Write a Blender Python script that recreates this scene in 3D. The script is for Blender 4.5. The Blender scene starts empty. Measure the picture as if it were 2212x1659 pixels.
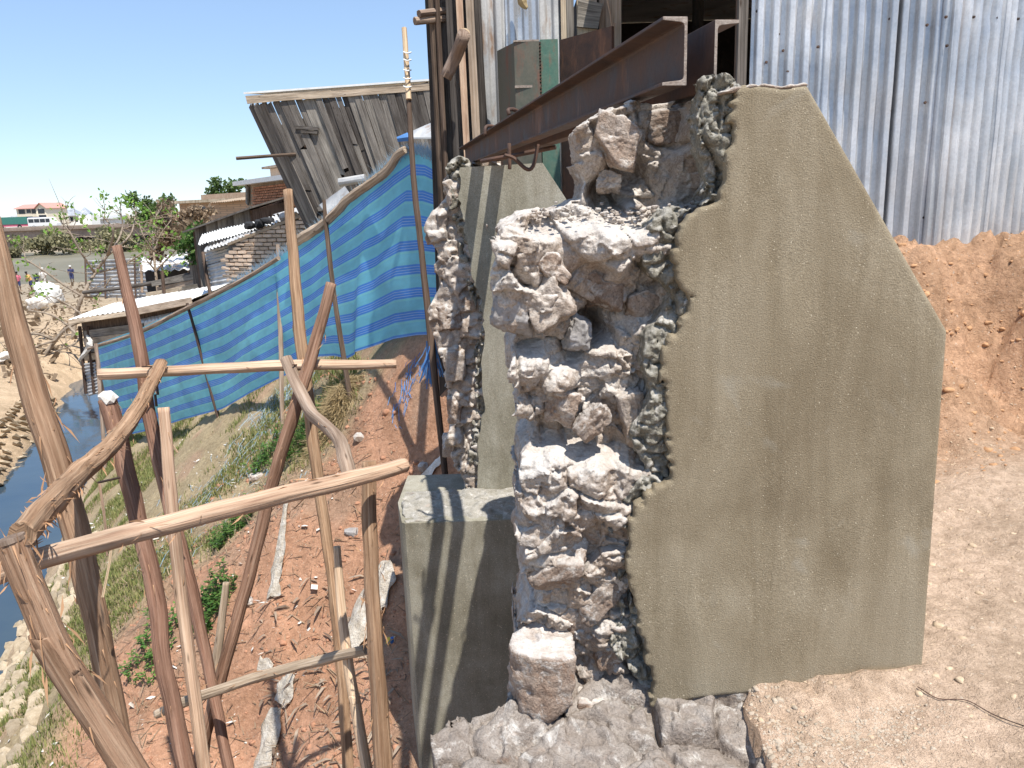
import bpy, bmesh, math, random
import numpy as np
from mathutils import Vector, Matrix
random.seed(7); rng = np.random.default_rng(7)
scn = bpy.context.scene
C = scn.collection

# ------------------------------------------------------------------ camera
PITCH, ROLL, FPX = math.radians(13.2), math.radians(2.0), 1680.0   # FPX: focal length for a 2212 px wide picture
cF = np.array([0, math.cos(PITCH), -math.sin(PITCH)])
_r = np.array([1., 0, 0]); _u = np.array([0, math.sin(PITCH), math.cos(PITCH)])
cR = math.cos(ROLL)*_r - math.sin(ROLL)*_u
cU = math.sin(ROLL)*_r + math.cos(ROLL)*_u
cam = bpy.data.cameras.new('camera'); cam.sensor_width = 36; cam.lens = 36*FPX/2212
cam.clip_start = 0.05; cam.clip_end = 5000
co = bpy.data.objects.new('camera', cam); C.objects.link(co)
co.matrix_world = Matrix(((cR[0], cU[0], -cF[0], 0), (cR[1], cU[1], -cF[1], 0), (cR[2], cU[2], -cF[2], 0), (0, 0, 0, 1)))
scn.camera = co

# ------------------------------------------------------------------ light
SUN = np.array([0.25, -0.42, 1.0]); SUN /= np.linalg.norm(SUN)     # towards the sun
wd = bpy.data.worlds.new('World'); scn.world = wd; wd.use_nodes = True
nt = wd.node_tree; bg = nt.nodes['Background']
sky = nt.nodes.new('ShaderNodeTexSky'); sky.sky_type = 'NISHITA'; sky.sun_disc = False
sky.sun_elevation = math.asin(SUN[2]); sky.sun_rotation = math.atan2(SUN[0], SUN[1])
sky.altitude = 1250; sky.air_density = 1.0; sky.dust_density = 0.0; sky.ozone_density = 6.0
gm = nt.nodes.new('ShaderNodeGamma'); gm.inputs[1].default_value = .6; nt.links.new(sky.outputs[0], gm.inputs[0])      # softer, hazier gradient all round
ml = nt.nodes.new('ShaderNodeMix'); ml.data_type = 'RGBA'; ml.blend_type = 'MULTIPLY'; ml.inputs[0].default_value = 1; ml.inputs[7].default_value = (1.58, 1.70, 1.86, 1); nt.links.new(gm.outputs[0], ml.inputs[6])
nt.links.new(ml.outputs[2], bg.inputs[0]); bg.inputs[1].default_value = 0.14
sl = bpy.data.lights.new('sun', 'SUN'); sl.energy = 5.0; sl.angle = math.radians(0.5); sl.color = (1.0, 0.955, 0.88)
so = bpy.data.objects.new('sun', sl); C.objects.link(so)
so.rotation_euler = Vector(SUN).to_track_quat('Z', 'Y').to_euler()
scn.view_settings.view_transform = 'Standard'; scn.view_settings.look = 'None'
scn.view_settings.exposure = 0.5; scn.view_settings.gamma = 1.0

# ------------------------------------------------------------------ geometry of the place, read off the photograph
def ray(x, y): return cF + cR*((x-1106)/FPX) - cU*((y-829.5)/FPX)
def P(x, y, D): return ray(x, y)*D                                  # point at depth D
def PZ(x, y, z): d = ray(x, y); return d*(z/d[2])                   # on a level
def PY(x, y, Y): d = ray(x, y); return d*(Y/d[1])                   # on a wall y = Y
def PV(x, y, A, B):                                                 # on an upright wall through plan points A, B
    d = ray(x, y); n = np.array([B[1]-A[1], -(B[0]-A[0])]); k = (A[0]*n[0]+A[1]*n[1])/(d[0]*n[0]+d[1]*n[1])
    return d*k

# ------------------------------------------------------------------ object helpers
def tag(o, label=None, cat=None, group=None, kind=None):
    if label: o['label'] = label
    if cat: o['category'] = cat
    if group: o['group'] = group
    if kind: o['kind'] = kind
    return o
def empty(name, loc=(0, 0, 0), rz=0):
    o = bpy.data.objects.new(name, None); C.objects.link(o); o.location = [float(v) for v in loc]; o.rotation_euler[2] = rz
    o.empty_display_size = 0.1
    return o
def link(name, me, m, parent=None):
    o = bpy.data.objects.new(name, me); C.objects.link(o)
    if m is not None and len(me.materials) == 0: me.materials.append(m)
    if parent is not None: attach(o, parent)
    return o
def wmat(o):
    m = Matrix.LocRotScale(o.location, o.rotation_euler, o.scale)
    return wmat(o.parent) @ o.matrix_parent_inverse @ m if o.parent is not None else m
def attach(o, parent):
    o.parent = parent; o.matrix_parent_inverse = wmat(parent).inverted()
def mesh(V, Fc, uv=None, smooth=False):
    me = bpy.data.meshes.new('m')
    V = np.asarray(V, dtype=np.float32)
    if isinstance(Fc, np.ndarray):
        n, k = Fc.shape
        me.vertices.add(len(V)); me.vertices.foreach_set('co', V.ravel())
        me.loops.add(n*k); me.loops.foreach_set('vertex_index', Fc.astype(np.int32).ravel())
        me.polygons.add(n); me.polygons.foreach_set('loop_start', (np.arange(n)*k).astype(np.int32))
        me.update(calc_edges=True)
    else:
        me.from_pydata(V.tolist(), [], Fc)
    if uv is not None:
        l = me.uv_layers.new(name='UVMap'); vi = np.empty(len(me.loops), dtype=np.int32); me.loops.foreach_get('vertex_index', vi)
        l.data.foreach_set('uv', np.asarray(uv, dtype=np.float32)[vi].ravel())
    if smooth: me.polygons.foreach_set('use_smooth', np.ones(len(me.polygons), dtype=bool))
    me.update()
    return me
def mobj(name, V, Fc, m, parent=None, uv=None, smooth=False):
    return link(name, mesh(V, Fc, uv, smooth), m, parent)
def colattr(me, cols, name='Col'):
    a = me.color_attributes.new(name, 'FLOAT_COLOR', 'POINT')
    c = np.ones((len(me.vertices), 4), dtype=np.float32); c[:, :3] = cols
    a.data.foreach_set('color', c.ravel())

# ---- noise
def hash2(ix, iy, seed):
    h = (ix.astype(np.int64)*374761393 + iy.astype(np.int64)*668265263 + seed*974711) & 0x7fffffff
    h = ((h ^ (h >> 13))*1274126177) & 0x7fffffff
    h = h ^ (h >> 16)
    return (h & 0xffff)/65535.0*2-1
def noise2(x, y, seed=0):
    ix = np.floor(x); iy = np.floor(y); fx = x-ix; fy = y-iy
    fx = fx*fx*(3-2*fx); fy = fy*fy*(3-2*fy)
    a = hash2(ix, iy, seed); b = hash2(ix+1, iy, seed); c = hash2(ix, iy+1, seed); d = hash2(ix+1, iy+1, seed)
    return (a*(1-fx)+b*fx)*(1-fy)+(c*(1-fx)+d*fx)*fy
def fbm2(x, y, sc, oct=4, seed=0, gain=.5):
    t = 0; a = 1
    for i in range(oct):
        t = t+a*noise2(x/sc+i*17.3, y/sc-i*9.1, seed+i); a *= gain; sc *= .5
    return t
def lin_w(n, h, sc, off):
    m = int(n*h/sc)+4; W = np.zeros((n, m), dtype=np.float32)
    t = np.arange(n)*h/sc+off; i = np.floor(t).astype(int); f = t-i; f = f*f*(3-2*f)
    W[np.arange(n), i] += 1-f; W[np.arange(n), i+1] += f
    return W
def noise_grid(shape, h, sc, seed):
    r = np.random.default_rng(seed); Ws = [lin_w(n, h, sc, r.random()) for n in shape]
    L = r.uniform(-1, 1, [w.shape[1] for w in Ws]).astype(np.float32)
    L = np.tensordot(Ws[0], L, (1, 0)); L = np.tensordot(L, Ws[1], (1, 1)).transpose(0, 2, 1); L = L @ Ws[2].T
    return L
def surface_nets(S, org, h):
    S = S.astype(np.float32); I = S < 0
    nx, ny, nz = S.shape
    cnt = np.zeros((nx-1, ny-1, nz-1), dtype=np.int8)
    for a in (0, 1):
        for b in (0, 1):
            for c in (0, 1): cnt += I[a:nx-1+a, b:ny-1+b, c:nz-1+c]
    act = (cnt > 0) & (cnt < 8); idx = np.argwhere(act); vid = -np.ones(act.shape, dtype=np.int64); vid[act] = np.arange(len(idx))
    acc = np.zeros((len(idx), 3)); num = np.zeros(len(idx))
    cor = [np.array((a, b, c)) for a in (0, 1) for b in (0, 1) for c in (0, 1)]
    for p in cor:
        for ax in range(3):
            if p[ax] == 0:
                q = p.copy(); q[ax] = 1
                A = S[idx[:, 0]+p[0], idx[:, 1]+p[1], idx[:, 2]+p[2]]; B = S[idx[:, 0]+q[0], idx[:, 1]+q[1], idx[:, 2]+q[2]]
                m = (A < 0) != (B < 0); t = np.where(m, A/np.where(m, A-B, 1), 0)
                pos = p[None]+(q-p)[None]*t[:, None]
                acc += pos*m[:, None]; num += m
    V = (idx+acc/num[:, None])*h+np.array(org)
    Q = []
    for ax in range(3):
        s0 = [slice(1, -1)]*3; s1 = [slice(1, -1)]*3; s0[ax] = slice(0, -1); s1[ax] = slice(1, None)
        A = I[tuple(s0)]; B = I[tuple(s1)]
        e = np.argwhere(A != B); fl = A[e[:, 0], e[:, 1], e[:, 2]]
        o = np.ones(3, int); o[ax] = 0; e = e+o
        b1 = np.zeros(3, int); b2 = np.zeros(3, int); b1[(ax+1) % 3] = 1; b2[(ax+2) % 3] = 1
        g = lambda k: vid[k[:, 0], k[:, 1], k[:, 2]]
        q = np.stack([g(e-b1-b2), g(e-b2), g(e), g(e-b1)], 1)
        q[~fl] = q[~fl][:, ::-1]
        Q.append(q)
    Q = np.concatenate(Q); Q = Q[(Q >= 0).all(1)]
    return V, Q
def poly_sd(px, py, poly):
    """signed distance to a closed polygon, negative inside"""
    poly = np.asarray(poly, float); d = np.full(px.shape, 1e9); ins = np.zeros(px.shape, bool)
    for i in range(len(poly)):
        a = poly[i]; b = poly[(i+1) % len(poly)]; e = b-a
        t = np.clip(((px-a[0])*e[0]+(py-a[1])*e[1])/(e@e+1e-12), 0, 1)
        d = np.minimum(d, (px-a[0]-t*e[0])**2+(py-a[1]-t*e[1])**2)
        c = ((a[1] > py) != (b[1] > py)); xx = a[0]+(py-a[1])*e[0]/(e[1] if abs(e[1]) > 1e-9 else 1e-9)
        ins ^= c & (px < xx)
    d = np.sqrt(d); return np.where(ins, -d, d)
def voro(px, py, cell, seed, asp=1.0, warp=.35):
    """jittered cells: offset from the nearest seed, edge distance, id hash"""
    x = px/cell+warp*fbm2(px, py, cell*1.7, 2, seed+90); y = py/(cell*asp)+warp*fbm2(px+9, py, cell*1.7, 2, seed+95)
    ix = np.floor(x); iy = np.floor(y); f1 = np.full(px.shape, 9.); f2 = f1.copy(); bx = np.zeros(px.shape); by = bx.copy(); dx = bx.copy(); dy = bx.copy()
    for a in (-1, 0, 1):
        for b in (-1, 0, 1):
            qx = ix+a; qy = iy+b; sx = qx+.5+.42*hash2(qx, qy, seed); sy = qy+.5+.42*hash2(qx, qy, seed+1)
            d = np.hypot(x-sx, y-sy); n = d < f1
            f2 = np.where(n, f1, np.minimum(f2, d)); bx = np.where(n, qx, bx); by = np.where(n, qy, by); dx = np.where(n, x-sx, dx); dy = np.where(n, y-sy, dy); f1 = np.where(n, d, f1)
    return dx, dy, f2-f1, lambda k: hash2(bx, by, seed+k)
def facets(px, py, cell, amp, seed, asp=1.0, joint=.25, warp=.35):
    dx, dy, e, r = voro(px, py, cell, seed, asp, warp)
    return amp*(.6*r(3)+.9*dx*r(4)+.9*dy*r(5)+joint*2*np.exp(-(e/.10)**2))
def line_d(px, py, line):
    d = np.full(px.shape, 1e9)
    for a, b in zip(line[:-1], line[1:]):
        a = np.asarray(a, float); b = np.asarray(b, float); e = b-a
        t = np.clip(((px-a[0])*e[0]+(py-a[1])*e[1])/(e@e+1e-12), 0, 1)
        d = np.minimum(d, (px-a[0]-t*e[0])**2+(py-a[1]-t*e[1])**2)
    return np.sqrt(d)

# ---- basic solids
BOXF = [(0, 3, 2, 1), (4, 5, 6, 7), (0, 1, 5, 4), (1, 2, 6, 5), (2, 3, 7, 6), (3, 0, 4, 7)]
class MB:
    def __init__(s): s.V = []; s.F = []; s.U = []
    def add(s, V, F, U=None):
        b = len(s.V); s.V += [tuple(map(float, v)) for v in V]; s.F += [tuple(i+b for i in f) for f in F]
        s.U += [tuple(u) for u in (U if U is not None else [(v[0]+v[1], v[2]) for v in V])]
    def box(s, x0, x1, y0, y1, z0, z1):
        s.add([(x0, y0, z0), (x1, y0, z0), (x1, y1, z0), (x0, y1, z0), (x0, y0, z1), (x1, y0, z1), (x1, y1, z1), (x0, y1, z1)], BOXF); return s
    def prism(s, plan, z0, z1):
        n = len(plan); z0 = z0 if hasattr(z0, '__len__') else [z0]*n; z1 = z1 if hasattr(z1, '__len__') else [z1]*n
        V = [(p[0], p[1], z0[i]) for i, p in enumerate(plan)]+[(p[0], p[1], z1[i]) for i, p in enumerate(plan)]
        F = [tuple(range(n))[::-1], tuple(range(n, 2*n))]+[(i, (i+1) % n, (i+1) % n+n, i+n) for i in range(n)]
        s.add(V, F); return s
    def quad(s, pts): s.add(pts, [tuple(range(len(pts)))]); return s
    def tube(s, pts, rad, n=8, wob=0.0, seed=0, sub=1, cap=True):
        V, F, U = tube(pts, rad, n, wob, seed, sub, cap); s.add(V, F, U); return s
    def plank(s, a, b, w, t, n, jag=0.0, seg=1, bend=0.0):
        """board from a to b, width w across, thickness t along normal n; uv = (across, along)"""
        a = np.asarray(a, float); b = np.asarray(b, float); d = b-a; L = np.linalg.norm(d); d = d/L
        n = np.asarray(n, float); n = n-d*(n@d); n /= np.linalg.norm(n); x = np.cross(d, n)
        V = []; U = []; ro = random.random()*50
        for k in range(seg+1):
            f = k/seg; c = a+(b-a)*f+n*bend*math.sin(f*math.pi)
            ja = [random.uniform(-jag, jag) if k in (0, seg) else 0 for _ in range(2)]
            ww = w*(1+(random.uniform(-.08, .08) if jag else 0))
            for sx, sn, q in ((-1, -1, 0), (1, -1, 1), (1, 1, 1), (-1, 1, 0)):
                V.append(c+x*sx*ww/2+n*sn*t/2+d*ja[q]); U.append((ro+sx*w/2+(sn+1)*.01, f*L+ro*3))
        F = [(3, 2, 1, 0), tuple(4*seg+i for i in range(4))]
        for k in range(seg):
            for i in range(4): F.append((4*k+i, 4*k+(i+1) % 4, 4*k+4+(i+1) % 4, 4*k+4+i))
        s.add(V, F, U); return s
    def build(s, name, m, parent=None, smooth=False):
        me = mesh(s.V, s.F, s.U, smooth); bm = bmesh.new(); bm.from_mesh(me); bmesh.ops.recalc_face_normals(bm, faces=bm.faces); bm.to_mesh(me); bm.free()
        return link(name, me, m, parent)
def catmull(pts, sub):
    pts = [np.asarray(p, float) for p in pts]
    if sub <= 1 or len(pts) < 3 and sub <= 1: return pts
    Q = [2*pts[0]-pts[1]]+pts+[2*pts[-1]-pts[-2]]; out = []
    for i in range(1, len(Q)-2):
        for k in range(sub):
            t = k/sub; a, b, c, d = Q[i-1:i+3]
            out.append(.5*((2*b)+(c-a)*t+(2*a-5*b+4*c-d)*t*t+(3*b-a-3*c+d)*t**3))
    out.append(pts[-1]); return out
def tube(pts, rad, n=8, wob=0.0, seed=0, sub=1, cap=True):
    m0 = len(pts); rad = list(rad) if hasattr(rad, '__len__') else [rad]*m0
    pts = catmull(pts, sub); m = len(pts)
    rad = np.interp(np.linspace(0, m0-1, m), np.arange(m0), rad)
    r = np.random.default_rng(seed); V = []; U = []; L = 0
    t = pts[1]-pts[0]; up = np.array([0, 0, 1.]) if abs(t[2]) < .9*np.linalg.norm(t) else np.array([1., 0, 0])
    x = np.cross(t, up); x /= np.linalg.norm(x)
    ph = r.random(6)*6.28; uo = r.random()*20
    for i in range(m):
        t = pts[min(i+1, m-1)]-pts[max(i-1, 0)]; t = t/np.linalg.norm(t)
        x = x-t*(x@t); x /= np.linalg.norm(x); y = np.cross(t, x)
        if i: L += np.linalg.norm(pts[i]-pts[i-1])
        for k in range(n+1):
            a = 2*math.pi*k/n
            w = 1+wob*(.5*math.sin(2*a+ph[0]+L*2)+.35*math.sin(3*a+ph[1]-L*5)+.3*math.sin(5*a+ph[2]+L*9)+.35*math.sin(L*23+ph[3]+a))
            V.append(pts[i]+rad[i]*w*(x*math.cos(a)+y*math.sin(a))); U.append((uo+k/n*.25, uo+L))
    F = []
    for i in range(m-1):
        for k in range(n): F.append((i*(n+1)+k, i*(n+1)+k+1, (i+1)*(n+1)+k+1, (i+1)*(n+1)+k))
    if cap:
        F.append(tuple(range(n))[::-1]); F.append(tuple((m-1)*(n+1)+k for k in range(n)))
    return V, F, U
def rock(seed, sx, sy, sz, cuts=9, rough=.06, sub=3):
    r = np.random.default_rng(seed); bm = bmesh.new(); bmesh.ops.create_icosphere(bm, subdivisions=sub, radius=1)
    V = np.array([v.co[:] for v in bm.verts]); Fc = [tuple(v.index for v in f.verts) for f in bm.faces]; bm.free()
    N = r.normal(size=(cuts, 3)); N /= np.linalg.norm(N, axis=1)[:, None]
    N = np.concatenate([N, np.eye(3), -np.eye(3)]); D = np.concatenate([r.uniform(.62, .95, cuts), r.uniform(.7, .95, 6)])
    k = np.maximum(V@N.T, 1e-3); rad = np.min(D[None]/k, 1); rad = np.minimum(rad, 1.35)
    f = sum(a*np.sin(V@(r.normal(size=3)*w)+r.random()*6) for a, w in ((1, 3), (.6, 7), (.5, 13), (.4, 22)))
    P3 = V*rad[:, None]*np.array([sx, sy, sz])
    if sub >= 4:
        q = P3+seed*.37; n3 = lambda sc, k: noise2(q[:, 0]/sc, q[:, 1]/sc, k)+noise2(q[:, 1]/sc+7, q[:, 2]/sc, k+1)+noise2(q[:, 2]/sc+3, q[:, 0]/sc+5, k+2)
        dsp = .0050*n3(.030, 1)-.0035*np.abs(n3(.014, 5))+.0016*n3(.006, 9)
        P3 = P3+V*dsp[:, None]
    return P3*(1+rough*f*.35)[:, None], Fc

# ------------------------------------------------------------------ materials
def nd(nt, t, **kw):
    n = nt.nodes.new(t)
    for k, v in kw.items():
        if k in n.inputs: n.inputs[k].default_value = v
        else: setattr(n, k, v)
    return n
def ramp(nt, fac, stops, interp='LINEAR'):
    n = nt.nodes.new('ShaderNodeValToRGB'); e = n.color_ramp.elements; n.color_ramp.interpolation = interp
    while len(e) < len(stops): e.new(.5)
    for i, (p, c) in enumerate(stops): e[i].position = p; e[i].color = (*c, 1) if len(c) == 3 else c
    nt.links.new(fac, n.inputs[0]); return n.outputs[0]
def mix(nt, a, b, fac, mode='MIX'):
    n = nt.nodes.new('ShaderNodeMix'); n.data_type = 'RGBA'; n.blend_type = mode
    for s, v in ((n.inputs[0], fac), (n.inputs[6], a), (n.inputs[7], b)):
        if hasattr(v, 'is_output'): nt.links.new(v, s)
        elif isinstance(v, (int, float)): s.default_value = v if s.type == 'VALUE' else (v, v, v, 1)
        else: s.default_value = (*v, 1)
    return n.outputs[2]
def noise(nt, vec, scale, detail=5, rough=.6, dist=0.0):
    n = nd(nt, 'ShaderNodeTexNoise', Scale=scale, Detail=detail, Roughness=rough, Distortion=dist); nt.links.new(vec, n.inputs['Vector']); return n.outputs['Fac']
def newmat(name):
    m = bpy.data.materials.new(name); m.use_nodes = True; nt = m.node_tree; b = nt.nodes['Principled BSDF']
    tc = nt.nodes.new('ShaderNodeTexCoord'); oi = nt.nodes.new('ShaderNodeObjectInfo')
    return m, nt, b, tc, oi
def bump(nt, b, hts, dist=.01):
    prev = None
    for h, s, d in hts:
        n = nd(nt, 'ShaderNodeBump', Strength=s, Distance=d); nt.links.new(h, n.inputs['Height'])
        if prev is not None: nt.links.new(prev, n.inputs['Normal'])
        prev = n.outputs[0]
    nt.links.new(prev, b.inputs['Normal'])
def rndval(nt, oi, lo, hi):
    n = nd(nt, 'ShaderNodeMapRange'); n.inputs[3].default_value = lo; n.inputs[4].default_value = hi; nt.links.new(oi.outputs['Random'], n.inputs[0]); return n.outputs[0]
def hsv(nt, col, val=None, hue=None, sat=None):
    n = nt.nodes.new('ShaderNodeHueSaturation')
    for s, v in (('Value', val), ('Hue', hue), ('Saturation', sat)):
        if v is None: continue
        if hasattr(v, 'is_output'): nt.links.new(v, n.inputs[s])
        else: n.inputs[s].default_value = v
    nt.links.new(col, n.inputs['Color']); return n.outputs[0]
def M_rough(name, stops, scale=6, fine=60, rough=.95, bumps=((25, .5, .01), (120, .5, .004)), vary=(.85, 1.15), speck=0.0, world=False, stretch=None, spec=.2):
    """patchy matt material: colours over a noise ramp"""
    m, nt, b, tc, oi = newmat(name); vec = tc.outputs['Object']
    if world: g = nt.nodes.new('ShaderNodeNewGeometry'); vec = g.outputs['Position']
    if stretch:
        mp = nd(nt, 'ShaderNodeMapping'); mp.inputs['Scale'].default_value = stretch; nt.links.new(vec, mp.inputs[0]); vec = mp.outputs[0]
    f = noise(nt, vec, scale, 6, .65, .3); c = ramp(nt, f, stops)
    f2 = noise(nt, vec, fine, 4, .7); c = mix(nt, c, ramp(nt, f2, [(.3, (.55,)*3), (.7, (1.3,)*3)]), .5, 'MULTIPLY')
    if speck: c = mix(nt, c, (.6, .55, .45), ramp(nt, noise(nt, vec, fine*3, 2, .5), [(.68, (0,)*3), (.74, (speck,)*3)]))
    c = hsv(nt, c, rndval(nt, oi, *vary)); nt.links.new(c, b.inputs['Base Color'])
    b.inputs['Roughness'].default_value = rough; b.inputs['Specular IOR Level'].default_value = spec
    bump(nt, b, [(noise(nt, vec, s, 5, .7), st, d) for s, st, d in bumps]); return m
def M_wood(name, stops, across=60, along=2.5, rough=.8, vary=(.75, 1.2), bmp=.6, knots=True, hue=(.49, .51)):
    m, nt, b, tc, oi = newmat(name)
    mp = nd(nt, 'ShaderNodeMapping'); mp.inputs['Scale'].default_value = (across, along, 1); nt.links.new(tc.outputs['UV'], mp.inputs[0])
    f = noise(nt, mp.outputs[0], 1, 6, .65, .5); c = ramp(nt, f, stops)
    mp2 = nd(nt, 'ShaderNodeMapping'); mp2.inputs['Scale'].default_value = (8, 1.6, 1); nt.links.new(tc.outputs['UV'], mp2.inputs[0])
    f2 = noise(nt, mp2.outputs[0], 1.2, 3, .6); c = mix(nt, c, ramp(nt, f2, [(.28, (.42, .40, .38)), (.5, (.95,)*3), (.7, (1.3,)*3)]), .75, 'MULTIPLY')
    if knots:
        vo = nd(nt, 'ShaderNodeTexVoronoi', Scale=1.0); mp3 = nd(nt, 'ShaderNodeMapping'); mp3.inputs['Scale'].default_value = (14, 4, 1)
        nt.links.new(tc.outputs['UV'], mp3.inputs[0]); nt.links.new(mp3.outputs[0], vo.inputs[0])
        c = mix(nt, c, (.05, .03, .02), ramp(nt, vo.outputs['Distance'], [(.03, (.8,)*3), (.12, (0,)*3)]))
    c = hsv(nt, c, rndval(nt, oi, *vary), rndval(nt, oi, *hue)); nt.links.new(c, b.inputs['Base Color'])
    b.inputs['Roughness'].default_value = .95; b.inputs['Specular IOR Level'].default_value = .08
    bump(nt, b, [(f, bmp, .012), (f2, .5, .02)]); return m
def M_metal(name, c1, c2, metallic=.8, rough=.4, scale=4, rust=None, vary=(.9, 1.1), bmp=.15):
    m, nt, b, tc, oi = newmat(name); g = nt.nodes.new('ShaderNodeNewGeometry'); vec = g.outputs['Position']
    f = noise(nt, vec, scale, 6, .6, .4); c = ramp(nt, f, [(.35, c1), (.65, c2)])
    f2 = noise(nt, vec, 70, 3, .6)
    c = mix(nt, c, ramp(nt, f2, [(.3, (.8,)*3), (.7, (1.1,)*3)]), .6, 'MULTIPLY')
    if rust:
        mp = nd(nt, 'ShaderNodeMapping'); mp.inputs['Scale'].default_value = (5, 5, 1.2); nt.links.new(vec, mp.inputs[0])
        fr = ramp(nt, noise(nt, mp.outputs[0], 1, 6, .7), [(.56, (0,)*3), (.68, (1,)*3)]); c = mix(nt, c, rust, fr)
    c = hsv(nt, c, rndval(nt, oi, *vary)); nt.links.new(c, b.inputs['Base Color'])
    b.inputs['Metallic'].default_value = metallic
    rr = ramp(nt, f, [(.3, (rough-.1,)*3), (.7, (rough+.15,)*3)]); nt.links.new(rr, b.inputs['Roughness'])
    bump(nt, b, [(f, bmp, .02), (f2, .1, .003)]); return m
def M_flat(name, c, rough=.8, vary=(.9, 1.1), metallic=0):
    m, nt, b, tc, oi = newmat(name); rgb = nt.nodes.new('ShaderNodeRGB'); rgb.outputs[0].default_value = (*c, 1)
    f = noise(nt, tc.outputs['Object'], 9, 4); c2 = mix(nt, rgb.outputs[0], ramp(nt, f, [(.3, (.75,)*3), (.7, (1.15,)*3)]), .6, 'MULTIPLY')
    nt.links.new(hsv(nt, c2, rndval(nt, oi, *vary)), b.inputs['Base Color']); b.inputs['Roughness'].default_value = rough; b.inputs['Metallic'].default_value = metallic
    return m
def M_leaf(name, c1, c2, vary=(.8, 1.2)):
    m, nt, b, tc, oi = newmat(name); g = nt.nodes.new('ShaderNodeNewGeometry')
    wn = nt.nodes.new('ShaderNodeTexNoise'); wn.inputs['Scale'].default_value = 3; nt.links.new(g.outputs['Position'], wn.inputs[0])
    rn = g.outputs['Random Per Island']
    c = ramp(nt, rn, [(0, c1), (1, c2)]); nt.links.new(hsv(nt, c, rndval(nt, oi, *vary)), b.inputs['Base Color'])
    b.inputs['Roughness'].default_value = .6; b.inputs['Specular IOR Level'].default_value = .25
    tr = nt.nodes.new('ShaderNodeBsdfTranslucent'); nt.links.new(c, tr.inputs[0]); ms = nt.nodes.new('ShaderNodeMixShader'); ms.inputs[0].default_value = .3
    nt.links.new(b.outputs[0], ms.inputs[1]); nt.links.new(tr.outputs[0], ms.inputs[2]); nt.links.new(ms.outputs[0], nt.nodes['Material Output'].inputs[0])
    return m

MT = {}
def M_plaster(name, stops, grain=300, wetness=.0):
    m, nt, b, tc, oi = newmat(name); g = nt.nodes.new('ShaderNodeNewGeometry'); vec = g.outputs['Position']
    f = noise(nt, vec, 2.3, 6, .6, .6); c = ramp(nt, f, stops)
    mp = nd(nt, 'ShaderNodeMapping'); mp.inputs['Scale'].default_value = (9, 9, 1.6); mp.inputs['Rotation'].default_value = (0, .35, 0); nt.links.new(vec, mp.inputs[0])
    tw = noise(nt, mp.outputs[0], 1.3, 5, .6, .8); c = mix(nt, c, ramp(nt, tw, [(.3, (.80, .77, .72)), (.7, (1.16, 1.17, 1.18))]), .85, 'MULTIPLY')
    gr = noise(nt, vec, grain, 2, .6); c = mix(nt, c, ramp(nt, gr, [(.32, (.72, .70, .67)), (.66, (1.22,)*3)]), .7, 'MULTIPLY')
    sp_ = noise(nt, vec, grain*.8, 1, .5); c = mix(nt, c, (.62, .55, .42), ramp(nt, sp_, [(.71, (0,)*3), (.75, (.8,)*3)]))
    st_ = noise(nt, vec, 5.5, 3, .5, 1.2); c = mix(nt, c, (.34, .32, .27), ramp(nt, st_, [(.62, (0,)*3), (.74, (.35,)*3)]))
    nt.links.new(c, b.inputs['Base Color']); b.inputs['Roughness'].default_value = .9; b.inputs['Specular IOR Level'].default_value = .25
    bump(nt, b, [(tw, .3, .014), (gr, .5, .0035), (noise(nt, vec, 90, 3, .6), .25, .003)]); return m
MT['plaster'] = M_plaster('fresh_cement_plaster', [(.3, (.195, .158, .106)), (.5, (.248, .207, .144)), (.72, (.295, .254, .187))])
def M_rubble(name, stops, scale, vary=(1, 1), sunlit_dust=.5, dark=.6):
    """broken stone and lime: brown stone, chalky lime smears, a dusty, sunlit white painted on whatever faces up"""
    m, nt, b, tc, oi = newmat(name); g = nt.nodes.new('ShaderNodeNewGeometry'); vec = g.outputs['Position']
    f = noise(nt, vec, scale, 8, .7, .5); c = ramp(nt, f, stops)
    c = mix(nt, c, (.60, .57, .53), ramp(nt, noise(nt, vec, scale*1.7, 7, .72, .8), [(.54, (0,)*3), (.66, (.75,)*3)]))
    c = mix(nt, c, (.27, .14, .075), ramp(nt, noise(nt, vec, scale*.8, 6, .7, 1.0), [(.60, (0,)*3), (.72, (.6,)*3)]))
    fi = noise(nt, vec, 170, 4, .7); c = mix(nt, c, ramp(nt, fi, [(.3, (.5, .48, .45)), (.62, (1.25,)*3)]), .7, 'MULTIPLY')
    pit = noise(nt, vec, 75, 3, .65); c = mix(nt, c, (.10, .075, .055), ramp(nt, pit, [(.28, (dark,)*3), (.36, (0,)*3)]))
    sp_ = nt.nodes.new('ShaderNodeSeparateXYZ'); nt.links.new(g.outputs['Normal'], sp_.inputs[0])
    du = nt.nodes.new('ShaderNodeMath'); du.operation = 'MULTIPLY'; nt.links.new(ramp(nt, sp_.outputs[2], [(.25, (0,)*3), (.75, (sunlit_dust,)*3)]), du.inputs[0]); nt.links.new(ramp(nt, noise(nt, vec, 22, 5, .7), [(.35, (.3,)*3), (.6, (1,)*3)]), du.inputs[1])
    c = mix(nt, c, (.72, .69, .65), du.outputs[0])  # upward faces painted pale: sunlit tops as well as lime dusting
    nt.links.new(hsv(nt, c, rndval(nt, oi, *vary)), b.inputs['Base Color']); b.inputs['Roughness'].default_value = 1; b.inputs['Specular IOR Level'].default_value = .1
    bump(nt, b, [(noise(nt, vec, 28, 6, .7), .6, .015), (pit, .6, .008), (fi, .7, .005)]); return m
MT['torn'] = M_rubble('torn_cement', [(.3, (.15, .138, .11)), (.55, (.235, .218, .178)), (.75, (.33, .31, .265))], 14, sunlit_dust=.3, dark=.4)
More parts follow.
